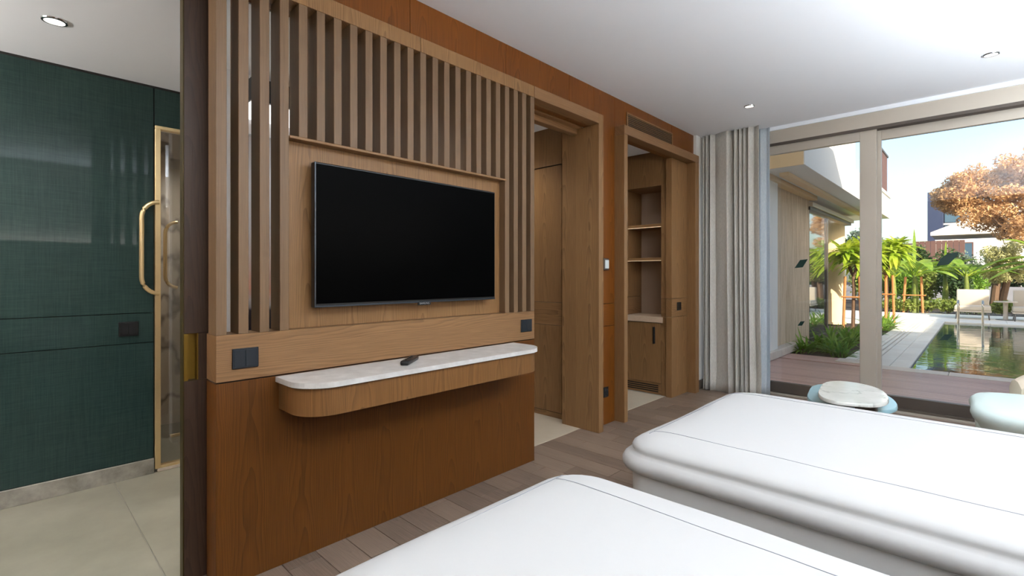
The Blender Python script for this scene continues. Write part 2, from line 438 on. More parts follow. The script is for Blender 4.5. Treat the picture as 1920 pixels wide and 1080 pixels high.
struct('wall_vanity', MB().box(-3.1, -3.0, .84, 2.3, 0, 2.33).box(-3.6, -3.1, 1.5, 1.6, 0, 2.33), 'white', 'pale wall glimpsed through the slats')
struct('wall_hall_divider', B(-3.9, -2.2, 2.26, 2.38, 0, 2.6), 'wall_white', 'partition between bathroom and entrance hall')

# ---- entrance hall behind the first doorway
hf = struct('floor_hall', B(-3.9, -2.242, 2.38, 4.95, -.06, -.004), 'grout_l', 'beige stone floor tiles in the hall')
for a, b in ((2.38, 3.2), (3.3, 3.9), (3.903, 4.5)):
    for c0, c1 in ((-2.84, -2.243), (-3.45, -2.843)):
        obj('tile', BB(c0, c1, a, b, -.008, 0.001, b=.001), 'tile_b', hf)
struct('ceiling_hall', B(-3.9, XW - .06, 2.38, 5.0, 2.43, 2.5), 'white', 'white ceiling of the entrance hall')
struct('wall_hall_end', MB().box(-3.95, -3.85, 2.26, 5.1, 0, 2.6), 'wall_white', 'white end wall of the entrance hall')

# ------------------------------------------------------------------ TV partition with slats
pt = thing('slatted_partition', 'oak television partition with vertical slats above a plain lower panel', 'partition', (XF, 1.465, 0))
obj('lower_panel', BB(-2.19, XF, .558, 2.373, 0, .778, b=.0015), 'oak_shaded', pt)
obj('rail', BB(-2.19, XF, .558, 2.373, .783, .961, b=.0015), 'oak_h', pt)
obj('rail_core', B(-2.18, -2.08, .562, 2.369, .77, .79), 'dark', pt)
obj('back_panel', BB(-2.19, -2.12, .826, 2.122, .9615, 1.76, b=.001), 'oak', pt)
obj('ledge', BB(-2.19, XF + .002, .829, 2.117, 1.760, 1.772, b=.002), 'oak_h', pt)
P0, W0 = .558, .0365
P1 = 2.373 - W0
slat_long = slat_short = None
for k in range(24):
    yy = P0 + (P1 - P0) * k / 23
    short = 4 <= k < 20
    z0 = 1.772 if short else .9612
    src = slat_short if short else slat_long
    if src is None:
        o = obj('slat', BB(-2.168, XF, yy, yy + W0, z0, HB, b=.0015), 'oak_slat', pt)
        if short: slat_short = (o, yy)
        else: slat_long = (o, yy)
    else:
        o = src[0].copy(); C.objects.link(o); o.parent = pt; o.location = (0, yy - src[1], 0)
fas = obj('fascia', BB(XW + .0005, XF, .47, 1.487, HB + .001, HT, b=.0015), 'oak', pt)
obj('fascia', BB(XW + .0005, XF, 1.489, 2.371, HB + .001, HT, b=.0015), 'oak', pt)

# door stop post with brass pull at the bathroom side
dj = thing('door_post', 'oak door post with brass edge and recessed brass pull at partition end', 'door post', (-2.24, .53, 0))
obj('post', BB(-2.262, -2.22, .489, .60, .962, 2.33, b=.001), 'oak_smoked', dj)
obj('post', BB(-2.262, -2.22, .489, .60, 0, .778, b=.001), 'oak_smoked', dj)
obj('post_band', BB(-2.262, -2.221, .537, .60, .779, .961, b=.001), 'oak_smoked', dj)
obj('brass_edge', BB(-2.262, -2.219, .485, .489, 0, 2.33, b=.001), mat('olive_brass_edge', lin(62, 50, 14), .5, .5), dj)
pl = obj('pull', MB().box(-2.262, -2.25, .489, .537, .779, .961), 'gold', dj)
obj('pull_lip', MB().box(-2.25, -2.221, .489, .503, .779, .961).box(-2.25, -2.221, .533, .537, .779, .961), 'gold', pl)
obj('gap_shade_strip', B(-2.222, -2.19, .575, .60, 0, 2.33), 'dark', dj)  # dark strip set in the open gap, standing for its shade

# television
tv = thing('television', 'large black flat screen television mounted on the oak panel', 'television', (-2.12, 1.465, 1.05))
TY0, TY1, TZ0, TZ1 = .926, 2.003, 1.050, 1.676
obj('housing', BB(-2.088, -2.052, TY0, TY1, TZ0, TZ1, b=.004), 'black', tv)
obj('screen', BB(-2.053, -2.0495, TY0 + .008, TY1 - .008, TZ0 + .016, TZ1 - .008, b=.0005), 'screen', tv)
obj('bezel_strip', BB(-2.052, -2.049, TY0 + .002, TY1 - .002, TZ0 + .001, TZ0 + .008, b=.0008), mat('gunmetal', lin(70, 76, 84), .3, .7), tv)
obj('bezel_strip', BB(-2.052, -2.049, TY0, TY0 + .004, TZ0, TZ1, b=.0008), mat('gunmetal_side', lin(84, 90, 98), .3, .7), tv)
obj('bracket', BB(-2.119, -2.086, 1.25, 1.68, 1.2, 1.52, b=.003), 'dark', tv)
obj('badge', BB(-2.052, -2.0465, 1.455, 1.535, TZ0 - .012, TZ0 + .004, b=.002), 'black', tv)
def text_mesh(s, size):
    cu = bpy.data.curves.new('lettering', 'FONT'); cu.body = s; cu.size = size; cu.align_x = 'CENTER'; cu.align_y = 'CENTER'; cu.extrude = .0004
    to = bpy.data.objects.new('lettering', cu); C.objects.link(to)
    me = bpy.data.meshes.new_from_object(to.evaluated_get(bpy.context.evaluated_depsgraph_get()))
    bpy.data.objects.remove(to); bpy.data.curves.remove(cu); return me
me = text_mesh('SAMSUNG', .0135); me.materials.append(M['silver'])
lt = bpy.data.objects.new('lettering', me); C.objects.link(lt); lt.parent = tv
lt.rotation_euler = (math.pi / 2, 0, math.pi / 2); lt.location = Vector((-2.046, 1.495, TZ0 - .004)) - Vector(tv['_o'])

# floating shelf
sh = thing('floating_shelf', 'rounded oak wall shelf with white stone top under the television', 'shelf', (XF, 1.47, .64))
obj('shelf_body', MB().prism(rrect(XF, -1.815, .785, 2.165, (.13, .001, .001, .13), 10), .645, .755, True), wood('oak_shelf', lin(62, 39, 18), lin(132, 92, 52), 'Z'), sh)
obj('stone_top', MB().prism(rrect(XF, -1.80, .772, 2.178, (.14, .001, .001, .14), 10), .756, .777), 'stone_top', sh)
# remote
rm = thing('remote_control', 'slim black remote control lying on the white stone shelf', 'remote', (-1.93, 1.335, .777))
mb = MB(); R = Matrix.Rotation(math.radians(38), 4, 'Z')
def rot(mb, c, R):
    mb.v = [tuple(R @ (Vector(p) - Vector(c)) + Vector(c)) for p in mb.v]; return mb
rc = (-1.945, 1.335, .777)
obj('remote_body', rot(MB().bbox(rc[0] - .02, rc[0] + .02, rc[1] - .085, rc[1] + .085, .777, .799, b=.008, seg=3), rc, R), 'black', rm)
for k in range(4):
    yk = rc[1] - .055 + .028 * k
    obj('button', rot(MB().lathe(rc[0], yk, [(.006, .798), (.006, .801), (.004, .802)], 10), rc, R), 'dark', rm)
obj('end_cap', rot(MB().bbox(rc[0] - .016, rc[0] + .016, rc[1] + .082, rc[1] + .088, .780, .796, b=.003), rc, R), 'silver', rm)

# sockets and switches
def plate(x, y, z, w, h, label, axis='X', style='navy', cells=1, group='dark wall plates'):
    t = thing('socket_plate' if cells else 'switch_plate', label, 'socket', (x, y, z - h / 2))
    t['group'] = group
    if axis == 'X':
        obj('frame', BB(x, x + .008, y - w / 2, y + w / 2, z - h / 2, z + h / 2, b=.002), style, t)
        for k in range(max(cells, 1)):
            a = y - w / 2 + .006 + k * (w - .012) / max(cells, 1); b = a + (w - .012) / max(cells, 1) - .001
            obj('insert', BB(x + .007, x + .0095, a, b, z - h / 2 + .007, z + h / 2 - .007, b=.001), style, t)
    else:
        obj('frame', BB(x - w / 2, x + w / 2, y - .008, y, z - h / 2, z + h / 2, b=.002), style, t)
        obj('insert', BB(x - w / 2 + .006, x + w / 2 - .006, y - .0095, y - .007, z - h / 2 + .006, z + h / 2 - .006, b=.001), style, t)
    return t
plate(XF, .659, .867, .094, .078, 'dark blue rectangular wall plate on the partition rail near the bathroom', cells=2)
plate(XF, 2.292, .873, .10, .078, 'small dark plate on the rail end beside the doorway', cells=2)
plate(-3.6, .517, .876, .092, .084, 'black switch plate on the green bathroom wall', style='black', cells=2)
s3 = plate(XW, 3.337, .259, .07, .08, 'black socket low on the oak strip between the two doorways', style='black')
obj('socket_hole', MB().add([(-2.1505, 3.337 + .024 * math.cos(a * .3927), .259 + .024 * math.sin(a * .3927)) for a in range(16)] + [(-2.1495, 3.337 + .02 * math.cos(a * .3927), .259 + .02 * math.sin(a * .3927)) for a in range(16)], [list(range(16))] + [[a, (a + 1) % 16, 16 + (a + 1) % 16, 16 + a] for a in range(16)] + [list(range(16, 32))]), 'dark', s3)
plate(XW, 4.655, .885, .085, .08, 'black square socket on the oak pier beside the minibar', style='black')
th = thing('thermostat', 'small white wall thermostat on the narrow oak strip', 'thermostat', (XW, 3.337, 1.23))
obj('thermostat_body', BB(XW, XW + .014, 3.30, 3.37, 1.232, 1.325, b=.003), 'alu_d', th)
obj('display', BB(XW + .013, XW + .017, 3.312, 3.365, 1.245, 1.312, b=.002), mat('pale_display', lin(206, 216, 216), .2, emit=.15), th)

# ------------------------------------------------------------------ doorway portals
p1 = thing('door_surround', 'oak doorway surround right of the television partition', 'door frame', (XW, 2.74, 0))
obj('lintel', BB(XW + .0005, XF, 2.3745, 3.11, HB, HT, b=.0015), 'oak_h', p1)
obj('jamb', BB(XW + .0005, XF, 3.11, 3.172, 0, HT, b=.0015), 'oak', p1)
obj('reveal', BB(-2.42, XW + .0005, 3.111, 3.172, 0, 2.332, b=.001), 'oak', p1)
obj('soffit', BB(-2.42, -2.225, 2.385, 3.11, HB - .003, HT, b=.001), 'oak_h', p1)
obj('sliding_track', BB(-2.32, -2.27, 2.385, 3.11, HB - .045, HB - .003, b=.001), 'oak_h', p1)
p2 = thing('portal_frame', 'projecting oak portal frame around the minibar passage', 'door frame', (XW, 4.2, 0))
obj('jamb', BB(-2.24, XF, 3.475, 3.527, 0, HB, b=.0015), 'oak', p2)
obj('jamb', BB(XW, XF, 4.84, 4.925, 0, HB, b=.0015), 'oak', p2)
obj('lintel', BB(XW + .0005, XF, 3.475, 4.925, HB + .001, HT, b=.0015), 'oak_h', p2)
obj('reveal', BB(-2.9, -2.24, 3.45, 3.52, 0, 2.43, b=.001), 'oak', p2)

# hall closet (faces the doorway)
hc = thing('hall_closet', 'tall oak wardrobe front seen through the first doorway', 'wardrobe', (-3.0, 3.25, 0))
obj('carcass', B(-3.8, -2.455, 3.212, 3.44, 0, 2.43), 'dark', hc)
obj('side_stile', BB(-2.485, -2.42, 3.195, 3.212, .965, 2.43, b=.001), 'oak', hc)
obj('side_stile', BB(-2.485, -2.42, 3.195, 3.212, .785, .962, b=.001), 'oak_hx', hc)
obj('side_stile', BB(-2.485, -2.42, 3.195, 3.212, 0, .782, b=.001), 'oak', hc)
obj('top_panel', BB(-3.8, -2.488, 3.195, 3.212, 2.113, 2.43, b=.001), 'oak', hc)
d = obj('door', BB(-3.14, -2.49, 3.196, 3.212, .965, 2.103, b=.001), 'oak', hc)
obj('door_band', BB(-3.14, -2.49, 3.196, 3.212, .775, .962, b=.001), 'oak_hx', d)
obj('door_foot', BB(-3.14, -2.49, 3.196, 3.212, .05, .772, b=.001), 'oak', d)
obj('door', BB(-3.8, -3.145, 3.196, 3.212, .05, 2.103, b=.001), 'oak', hc)
obj('plinth', BB(-3.8, -2.488, 3.2, 3.212, 0, .045, b=.001), 'oak_hx', hc)

# minibar niche
mn = thing('minibar_unit', 'oak minibar cabinet with stone counter and two lit shelves', 'cabinet', (-2.7, 4.7, 0))
obj('bulkhead', BB(-3.6, -2.225, 4.53, 4.95, 2.085, 2.43, b=.001), 'oak', mn)
obj('side_pier', BB(-2.285, -2.222, 4.53, 4.95, .965, 2.085, b=.001), 'oak', mn)
obj('side_pier', BB(-2.285, -2.222, 4.53, 4.95, .785, .962, b=.001), 'oak_hx', mn)
obj('side_pier', BB(-2.285, -2.222, 4.53, 4.95, 0, .782, b=.001), 'oak', mn)
obj('side_panel', BB(-2.76, -2.70, 4.545, 4.95, .965, 2.085, b=.001), 'oak', mn)
obj('side_panel', BB(-2.76, -2.70, 4.545, 4.95, .78, .962, b=.001), 'oak_h', mn)
obj('back_panel', BB(-2.76, -2.28, 4.89, 4.95, .77, 2.085, b=.001), mat('taupe_panel', lin(176, 152, 130), .6, var=.04), mn)
obj('counter', BB(-3.4, -2.266, 4.525, 4.95, .718, .775, b=.003), 'counter', mn)
obj('body', BB(-3.4, -2.286, 4.55, 4.95, 0, .717, b=.001), 'dark', mn)
dr = obj('cabinet_door', BB(-2.84, -2.288, 4.532, 4.55, .115, .712, b=.0015), 'oak', mn)
obj('handle', BB(-2.37, -2.35, 4.515, 4.533, .505, .675, b=.004), 'black', dr)
obj('cabinet_door', BB(-3.4, -2.844, 4.532, 4.55, .115, .712, b=.0015), 'oak', mn)
gr = obj('grille', BB(-2.84, -2.288, 4.54, 4.55, 0.0, .112, b=.001), 'oak_hx', mn)
for k in range(4):
    obj('slot', B(-2.80, -2.32, 4.5385, 4.541, .022 + k * .02, .033 + k * .02), 'dark', gr)
for z in (1.37, 1.71):
    s_ = obj('shelf', BB(-2.70, -2.286, 4.56, 4.9, z - .028, z, b=.001), 'oak_hx', mn)
    obj('led_strip', B(-2.69, -2.30, 4.575, 4.585, z - .031, z - .0275), mat('led_warm', (1, .74, .46, 1), .5, emit=1.1), s_)
plate(-2.335, 4.89, .922, .085, .085, 'black square socket on the niche back above the minibar counter', axis='Y', style='black')

# air vent over the portal
av = thing('air_vent', 'long slotted oak air grille high on the wall above the portal', 'vent', (XW, 4.08, 2.43))
obj('vent_backing', B(XW + .0005, XW + .003, 3.665, 4.495, 2.452, 2.56), 'black', av)
for a, b, c0, c1 in ((3.655, 4.505, 2.555, 2.568), (3.655, 4.505, 2.444, 2.457), (3.655, 3.672, 2.457, 2.555), (4.488, 4.505, 2.457, 2.555)):
    obj('vent_frame', BB(XW + .0005, XW + .01, a, b, c0, c1, b=.001), 'oak_h', av)
for k in range(6):
    z = 2.466 + k * .0158
    obj('blade', BB(XW + .001, XW + .009, 3.672, 4.488, z, z + .0055, b=.0008), 'oak', av)

# ------------------------------------------------------------------ bathroom fittings
gd = thing('glass_door', 'brass framed glass shower door beside the green wall', 'door', (-3.62, 1.07, 0))
for a, b, c0, c1 in ((.643, .672, 0.02, 2.075), (1.46, 1.49, .02, 2.075), (.643, 1.49, 2.075, 2.095)):
    obj('door_frame', BB(-3.64, -3.59, a, b, c0, c1, b=.002), 'brass', gd)
obj('door_frame', BB(-3.64, -3.59, .672, 1.46, .02, .035, b=.002), 'brass', gd)
obj('pane', B(-3.622, -3.614, .672, 1.46, .035, 2.075), 'glass_b', gd)
def dhandle(x, y0, z0, z1, out, r, parent):
    c = .5 * (z1 - z0) * .36
    pts = []
    for k in range(9):
        a = math.pi / 2 * k / 8
        pts.append((x, y0 - out * math.sin(a), z0 + c - c * math.cos(a)))
    for k in range(9):
        a = math.pi / 2 * (1 - k / 8)
        pts.append((x, y0 - out * math.sin(a), z1 - c + c * math.cos(a)))
    return obj('handle', MB().tube(pts, r, 10), 'brass', parent)
dhandle(-3.575, .66, 1.08, 1.63, .085, .0125, gd)
gs = thing('shower_screen', 'inner glass screen with brass pull inside the shower', 'screen', (-4.3, 1.1, 0))
obj('pane', B(-4.304, -4.296, .86, 1.45, 0.02, 2.05), 'glass_b', gs)
obj('rail', BB(-4.31, -4.29, .86, 1.45, 0, .02, b=.002), 'brass', gs)
dhandle(-4.27, .90, 1.1, 1.58, .075, .012, gs)
pr = thing('painted_view', 'pale panel painted with a mirrored view glimpsed between left slats', 'picture', (-3.0, 1.3, .85))  # made-up panel standing in for a mirrored view
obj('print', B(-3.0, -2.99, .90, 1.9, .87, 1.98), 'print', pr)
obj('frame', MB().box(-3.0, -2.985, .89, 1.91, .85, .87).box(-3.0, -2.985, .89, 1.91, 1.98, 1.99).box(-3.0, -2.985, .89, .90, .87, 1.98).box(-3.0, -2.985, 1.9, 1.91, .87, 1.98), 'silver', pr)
wlp = thing('wall_lamp', 'black bar wall lamp with white glow seen between upper slats', 'lamp', (-3.0, 1.3, 2.07))
obj('housing', BB(-3.0, -2.93, .965, 1.75, 2.17, 2.30, b=.004), 'black', wlp)
obj('diffuser', BB(-3.0, -2.95, .97, 1.74, 2.075, 2.17, b=.004), 'glow', wlp)

ml = thing('bath_fill_lamp', 'added unseen lamp bar brightening the bathroom ceiling', 'lamp', (-2.95, YB, 1.85))  # lamp bar added out of view to brighten the bathroom ceiling
obj('housing', BB(-3.45, -2.45, YB + .002, YB + .06, 1.85, 1.89, b=.004), 'alu', ml)
obj('diffuser', BB(-3.44, -2.46, YB + .06, YB + .075, 1.852, 1.888, b=.003), 'glow', ml)
L = bpy.data.lights.new('bath_fill_glow', 'AREA'); L.shape = 'RECTANGLE'; L.size = .95; L.size_y = .05; L.energy = 170; L.color = (1, .98, .95)
lo = bpy.data.objects.new('bath_fill_glow', L); C.objects.link(lo); lo.parent = ml; lo.location = (0, .035, .045); lo.rotation_euler = (math.radians(180), 0, 0)

# ------------------------------------------------------------------ downlights
def downlight(x, y, z, label, watt, r=.042, ang=130):
    t = thing('downlight', label, 'downlight', (x, y, z), 'recessed ceiling downlights')
    n = 28
    def ring(r_, zz): return [(x + r_ * math.cos(2 * math.pi * k / n), y + r_ * math.sin(2 * math.pi * k / n), zz) for k in range(n)]
    obj('trim_ring', MB().loft([ring(r * .8, z - .0005), ring(r * .82, z - .006), ring(r, z - .005), ring(r * 1.04, z - .0005)], False), 'chrome', t)
    obj('lens', MB().loft([ring(r * .80, z - .001), ring(r * .5, z - .003)], True), 'emit', t)
    L = bpy.data.lights.new('downlight_beam', 'SPOT'); L.energy = watt; L.spot_size = math.radians(ang); L.spot_blend = 1; L.shadow_soft_size = .05; L.color = (1, .98, .95)
    lo = bpy.data.objects.new('downlight_beam', L); C.objects.link(lo); lo.parent = t; lo.location = (0, 0, -.03)
downlight(-1.436, 4.464, CEIL, 'chrome ceiling downlight nearest the curtain', SPOT_W)
downlight(.054, 4.524, CEIL, 'chrome ceiling downlight in front of the glass sliding door', SPOT_W)
downlight(-2.998, .167, 2.33, 'downlight in the low bathroom ceiling beside the green wall', BATH_W, .045)
for k, (x, y) in enumerate(((-1.0, .35), (.3, 2.2), (.3, .2), (.3, -.9))):  # unseen downlights added as fill for the bedroom
    downlight(x, y, CEIL, ['added fill downlight in the ceiling above the nearer bed foot', 'added fill downlight over the farther bed', 'added fill downlight above the nearer bed', 'added fill downlight at the back of the room'][k], SPOT_W)
downlight(-2.62, 1.5, 2.33, 'added downlight brightening the bathroom behind the slats', BATH_W, .045)  # unseen lamp added to light the space behind the slats
downlight(-4.2, 1.0, 2.33, 'added downlight brightening the shower behind the brass framed door', BATH_W * .8, .045)  # unseen lamp added because the shower came out dark
downlight(-3.2, -.7, 2.33, 'added downlight brightening the bathroom out by the back wall', BATH_W, .045)  # second bathroom lamp, added out of view for more light
downlight(-2.9, 2.8, 2.43, 'added downlight brightening the entrance hall', BATH_W * .75, .045)  # unseen lamp added to light the enclosed hall
downlight(-2.65, 4.0, 2.43, 'added downlight brightening the minibar passage', BATH_W * .55, .045)  # unseen lamp added to light the enclosed passage

# headboard with an unseen cove light added to brighten the ceiling (behind the viewer)
hbd = thing('headboard', 'long oak headboard panel with added fill light along its top', 'headboard', (XR - .08, 1.5, 0))
obj('headboard_panel', BB(XR - .16, XR - .004, -1.3, 4.2, 0, 1.55, b=.003), 'oak', hbd)
obj('cove_lip', BB(XR - .16, XR - .14, -1.3, 4.2, 1.55, 1.62, b=.002), 'oak_h', hbd)
L = bpy.data.lights.new('cove_fill_strip', 'AREA'); L.shape = 'RECTANGLE'; L.size = .10; L.size_y = 5.3; L.energy = COVE_FILL_W; L.color = (.80, .90, 1)
lo = bpy.data.objects.new('cove_fill_strip', L); C.objects.link(lo); lo.parent = hbd
lo.location = Vector((XR - .07, 1.45, 1.575)) - Vector(hbd['_o']); _d = Vector((-.40, 0, .92)).normalized(); _y = Vector((0, 1, 0)); _x = _y.cross(-_d)
lo.rotation_euler = Matrix((_x, _y, -_d)).transposed().to_euler()

# ------------------------------------------------------------------ beds
def bed(y0, y1, label, seed):
    x0, x1, zt = -.985, 1.25, .60
    cy = (y0 + y1) / 2
    t = thing('bed', label, 'bed', ((x0 + x1) / 2, cy, 0), 'two white made up beds')
    obj('bed_base', BB(x0 + .10, x1, y0 + .09, y1 - .09, .04, .28, b=.01), mat('bed_base_fabric', lin(170, 168, 166), .8), t)
    for a in (x0 + .2, x1 - .15):
        for b in (y0 + .18, y1 - .18): obj('leg', MB().lathe(a, b, [(.022, 0), (.026, .045)], 12), 'black', t)
    def ring(z, ins, r, amp=0, n=14, m=60):
        P = rrect(x0 + ins, x1 - max(ins, 0), y0 + ins, y1 - ins, r, n)
        Q = []
        for i in range(len(P)):
            a, b = Vector(P[i]), Vector(P[(i + 1) % len(P)])
            d = (b - a).length; k = max(1, int(d / .045)) if d > .1 else 1
            for j in range(k): Q.append(a.lerp(b, j / k))
        out = []
        c = Vector(((x0 + x1) / 2, cy))
        for q in Q:
            nv = noise.noise(Vector((q.x * 1.7, q.y * 1.7, z * 3 + seed)))
            nv2 = noise.noise(Vector((q.x * 5, q.y * 5, z * 8 + seed)))
            dv = (q - c); dv = Vector((dv.x / 1.1, dv.y / .55)); dv = dv.normalized() if dv.length > 0 else dv
            e = amp * (nv + .35 * nv2)
            out.append((q.x + dv.x * e, q.y + dv.y * e, z + amp * .5 * nv))
        return out
    def lay(rows):
        rs = []
        for z, ins, r, amp in rows: rs.append((z, ins, r, amp))
        base = None; rings = []
        for z, ins, r, amp in rs: rings.append(ring(z, ins, r, amp))
        n = min(len(q) for q in rings); mx = max(len(q) for q in rings)
        if n != mx:      # resample to equal counts by arc length
            N = 220; out = []
            for q in rings:
                pts = [Vector(p) for p in q]; L = [0]
                for i in range(len(pts)): L.append(L[-1] + (pts[(i + 1) % len(pts)] - pts[i]).length)
                R_ = []; k = 0
                for s in range(N):
                    d = L[-1] * s / N
                    while L[k + 1] < d: k += 1
                    f = (d - L[k]) / max(1e-9, L[k + 1] - L[k]); R_.append(pts[k].lerp(pts[(k + 1) % len(pts)], f))
                out.append(R_)
            rings = out
        return MB().loft(rings, True)
    obj('mattress_sheet', lay([(.20, .04, .09, .0), (.24, .036, .10, .002), (.38, .034, .10, .003), (.47, .034, .10, .003), (.50, .05, .10, .002), (.51, .09, .1, 0)]), 'linen', t)
    dv = obj('duvet', lay([(.468, .05, .09, .0), (.474, .028, .10, .001), (.484, .012, .11, .004), (.50, .003, .115, .006), (.516, .002, .12, .006), (.528, .008, .12, .005), (.538, .018, .12, .004), (.545, .026, .12, .003), (.551, .0285, .12, .003), (.558, .028, .12, .006), (.567, .032, .12, .009), (.577, .044, .12, .009), (.586, .064, .115, .007), (.594, .092, .11, .005), (.600, .13, .10, .003), (.603, .20, .08, .0), (.604, .34, .04, 0), (.604, .46, .02, 0)]), 'linen', t)
    def line(pts): return MB().tube(pts, .0009, 5)
    fx, sy = x0 + .085, .175
    def zs(x, y):
        d = min(x - x0, y - y0, y1 - y, x1 - x)
        pr = ((.044, .577), (.064, .586), (.092, .594), (.13, .600), (.20, .603), (.34, .604))
        if d >= .34: return .6045
        for (a, za), (b, zb) in zip(pr[:-1], pr[1:]):
            if a <= d <= b: return za + (zb - za) * (d - a) / (b - a) + .0008
        return .577
    for ys in (y0 + sy, y1 - sy):
        P = []
        for k in range(61):
            xx = fx + k * (x1 - fx - .1) / 60; yy = ys + .004 * noise.noise(Vector((k * .2, ys, seed)))
            P.append((xx, yy, zs(xx, yy)))
        obj('stitching', line(P), 'stitch', dv)
    P = []
    for k in range(37):
        yy = y0 + .14 + k * (y1 - y0 - .28) / 36; xx = fx + .003 * noise.noise(Vector((k * .3, 1, seed)))
        P.append((xx, yy, zs(xx, yy)))
    obj('stitching', line(P), 'stitch', dv)
    return t
bed(.13, 1.30, 'white bed nearest the viewer with stitched duvet', 1)
bed(1.55, 2.73, 'white bed farther away, toward the glass sliding door', 5)

# ------------------------------------------------------------------ curtain
def curtain(x0, x1, y, label, m, folds, amp, seed, z0=.004, z1=CEIL - .002):
    nx, nz = 150, 26; vs = []
    for j in range(nz + 1):
        z = z0 + (z1 - z0) * j / nz; q = j / nz
        for i in range(nx + 1):
            s = i / nx
            ph = (s ** .85 if folds < 3 else 1 - (1 - s) ** 1.0 + .10 * math.sin(s * 9)) * folds * 2 * math.pi + 1.2 * noise.noise(Vector((s * 4, q * .35, seed)))
            a = amp * (.75 + .35 * (1 - q)) * (.75 + .5 * noise.noise(Vector((s * 6, 3, seed))))
            spread = 1 + .05 * (1 - q) ** 2
            foot = .035 * max(0, 1 - q * 14)
            xx = x0 + (x1 - x0) * s * spread + .5 * a * math.sin(2 * ph) * .35
            vs.append((max(xx, XW + .035), y + a * math.sin(ph) - foot * (.5 + .5 * math.sin(ph)), z))
    fs = [(j * (nx + 1) + i, j * (nx + 1) + i + 1, (j + 1) * (nx + 1) + i + 1, (j + 1) * (nx + 1) + i) for j in range(nz) for i in range(nx)]
    o = obj('curtain_cloth', MB().add(vs, fs, True), m)
    md = o.modifiers.new('thickness', 'SOLIDIFY'); md.thickness = .002; md.offset = 0
    return o
cu = curtain(-2.09, -1.55, 5.09, '', 'curtain', 7.2, .05, 2)
cu.name = 'drape'; tag(cu, 'grey beige full length drape gathered at the window corner', 'curtain')
cs = curtain(-1.62, -1.495, 5.235, '', 'sheer', 1.6, .018, 9)
cs.name = 'sheer_curtain'; tag(cs, 'thin white sheer curtain behind the drape edge', 'curtain')

# ------------------------------------------------------------------ sliding glass doors
wf = struct('trim_3', MB().box(XW + .03, XR, 5.36, 5.56, 2.515, 2.70).box(XW + .03, XR, 5.36, 5.56, -.05, .012).box(XW + .03, -1.95, 5.36, 5.56, 0, 2.6), 'alu', 'taupe aluminium outer frame of the sliding doors')
obj('track', MB().box(XW + .03, XR, 5.36, 5.375, 2.49, 2.515).box(XW + .03, XR, 5.448, 5.456, 2.49, 2.515), 'alu_d', wf)
obj('sill_rail', MB().box(XW + .03, XR, 5.40, 5.43, .012, .03).box(XW + .03, XR, 5.48, 5.51, .012, .03), 'alu_d', wf)
def leaf(name, x0, x1, y, zt, stL, stR, label):
    r = sroot(name, label)
    obj('stile', BB(x0, x0 + stL, y, y + .05, .02, zt, b=.003), 'alu', r)
    obj('stile', BB(x1 - stR, x1, y, y + .05, .02, zt, b=.003), 'alu', r)
    obj('top_rail', BB(x0 + stL, x1 - stR, y, y + .05, zt - .10, zt, b=.003), 'alu', r)
    obj('bottom_rail', BB(x0 + stL, x1 - stR, y, y + .05, .02, .122, b=.003), 'alu_d', r)
    obj('pane', B(x0 + stL, x1 - stR, y + .021, y + .029, .122, zt - .10), 'glass', r)
    return r
w1 = leaf('window_1', -1.95, -.666, 5.39, 2.51, .08, .122, 'left sliding glass door leaf with taupe frame')
w2 = leaf('window_2', -.70, 1.30, 5.47, 2.51, .06, .10, 'right sliding glass door leaf onto the pool')
def decal(par, y, pts): obj('decal', MB().loft([[(x, y, z) for x, z in pts], [(x, y - .001, z) for x, z in pts]], True, False), 'decal', par)
D_ = lambda cx, cz, w, h: [(cx - w * .5, cz - h * .5), (cx + w * .12, cz - h * .42), (cx + w * .5, cz + h * .5), (cx - w * .08, cz + h * .42)]
decal(w1, 5.410, D_(-1.262, 1.305, .115, .085)); decal(w1, 5.410, D_(-1.262, .72, .062, .048))
decal(w2, 5.490, [(-.265, 1.27), (-.19, 1.28), (-.13, 1.36), (-.125, 1.385), (-.2, 1.37), (-.24, 1.33)]); decal(w2, 5.490, D_(-.205, .67, .085, .055))

# ------------------------------------------------------------------ side table and armchair
def pebble(cx, cy, rx, ry, rotz, n=48, p=2.6):
    out = []
    for k in range(n):
        a = 2 * math.pi * k / n; c, s_ = math.cos(a), math.sin(a)
        r = (abs(c) ** p + abs(s_) ** p) ** (-1 / p) * (1 + .05 * math.cos(a * 3 + .6))
        x, y = r * c * rx, r * s_ * ry
        out.append((cx + x * math.cos(rotz) - y * math.sin(rotz), cy + x * math.sin(rotz) + y * math.cos(rotz)))
    return out
st = thing('side_table', 'two tier side table with marble top over pale blue tier', 'table', (-.57, 3.7, 0))
def tops(par, name, poly_args, z0, z1, m):
    cx, cy, rx, ry, rz = poly_args
    R_ = [pebble(cx, cy, rx * s, ry * s, rz) for s in (.96, 1, 1, .985)]
    zs = (z0, z0 + .006, z1 - .006, z1)
    return obj(name, MB().loft([[(x, y, z) for x, y in r] for r, z in zip(R_, zs)], True), m, par)
tops(st, 'marble_top', (-.57, 3.61, .172, .33, .16), .45, .475, 'marble_t')
tops(st, 'blue_tier', (-.62, 3.83, .235, .37, .2), .372, .40, 'blue_t')
obj('pedestal', BB(-.53, -.43, 3.46, 3.54, 0, .45, b=.006), 'alu_d', st)
obj('pedestal', MB().lathe(-.72, 3.9, [(.12, 0), (.12, .012), (.03, .02), (.03, .36), (.06, .373)], 20), 'blue_t', st)
obj('pedestal', MB().lathe(-.5, 3.78, [(.03, 0), (.03, .373)], 16), 'blue_t', st)

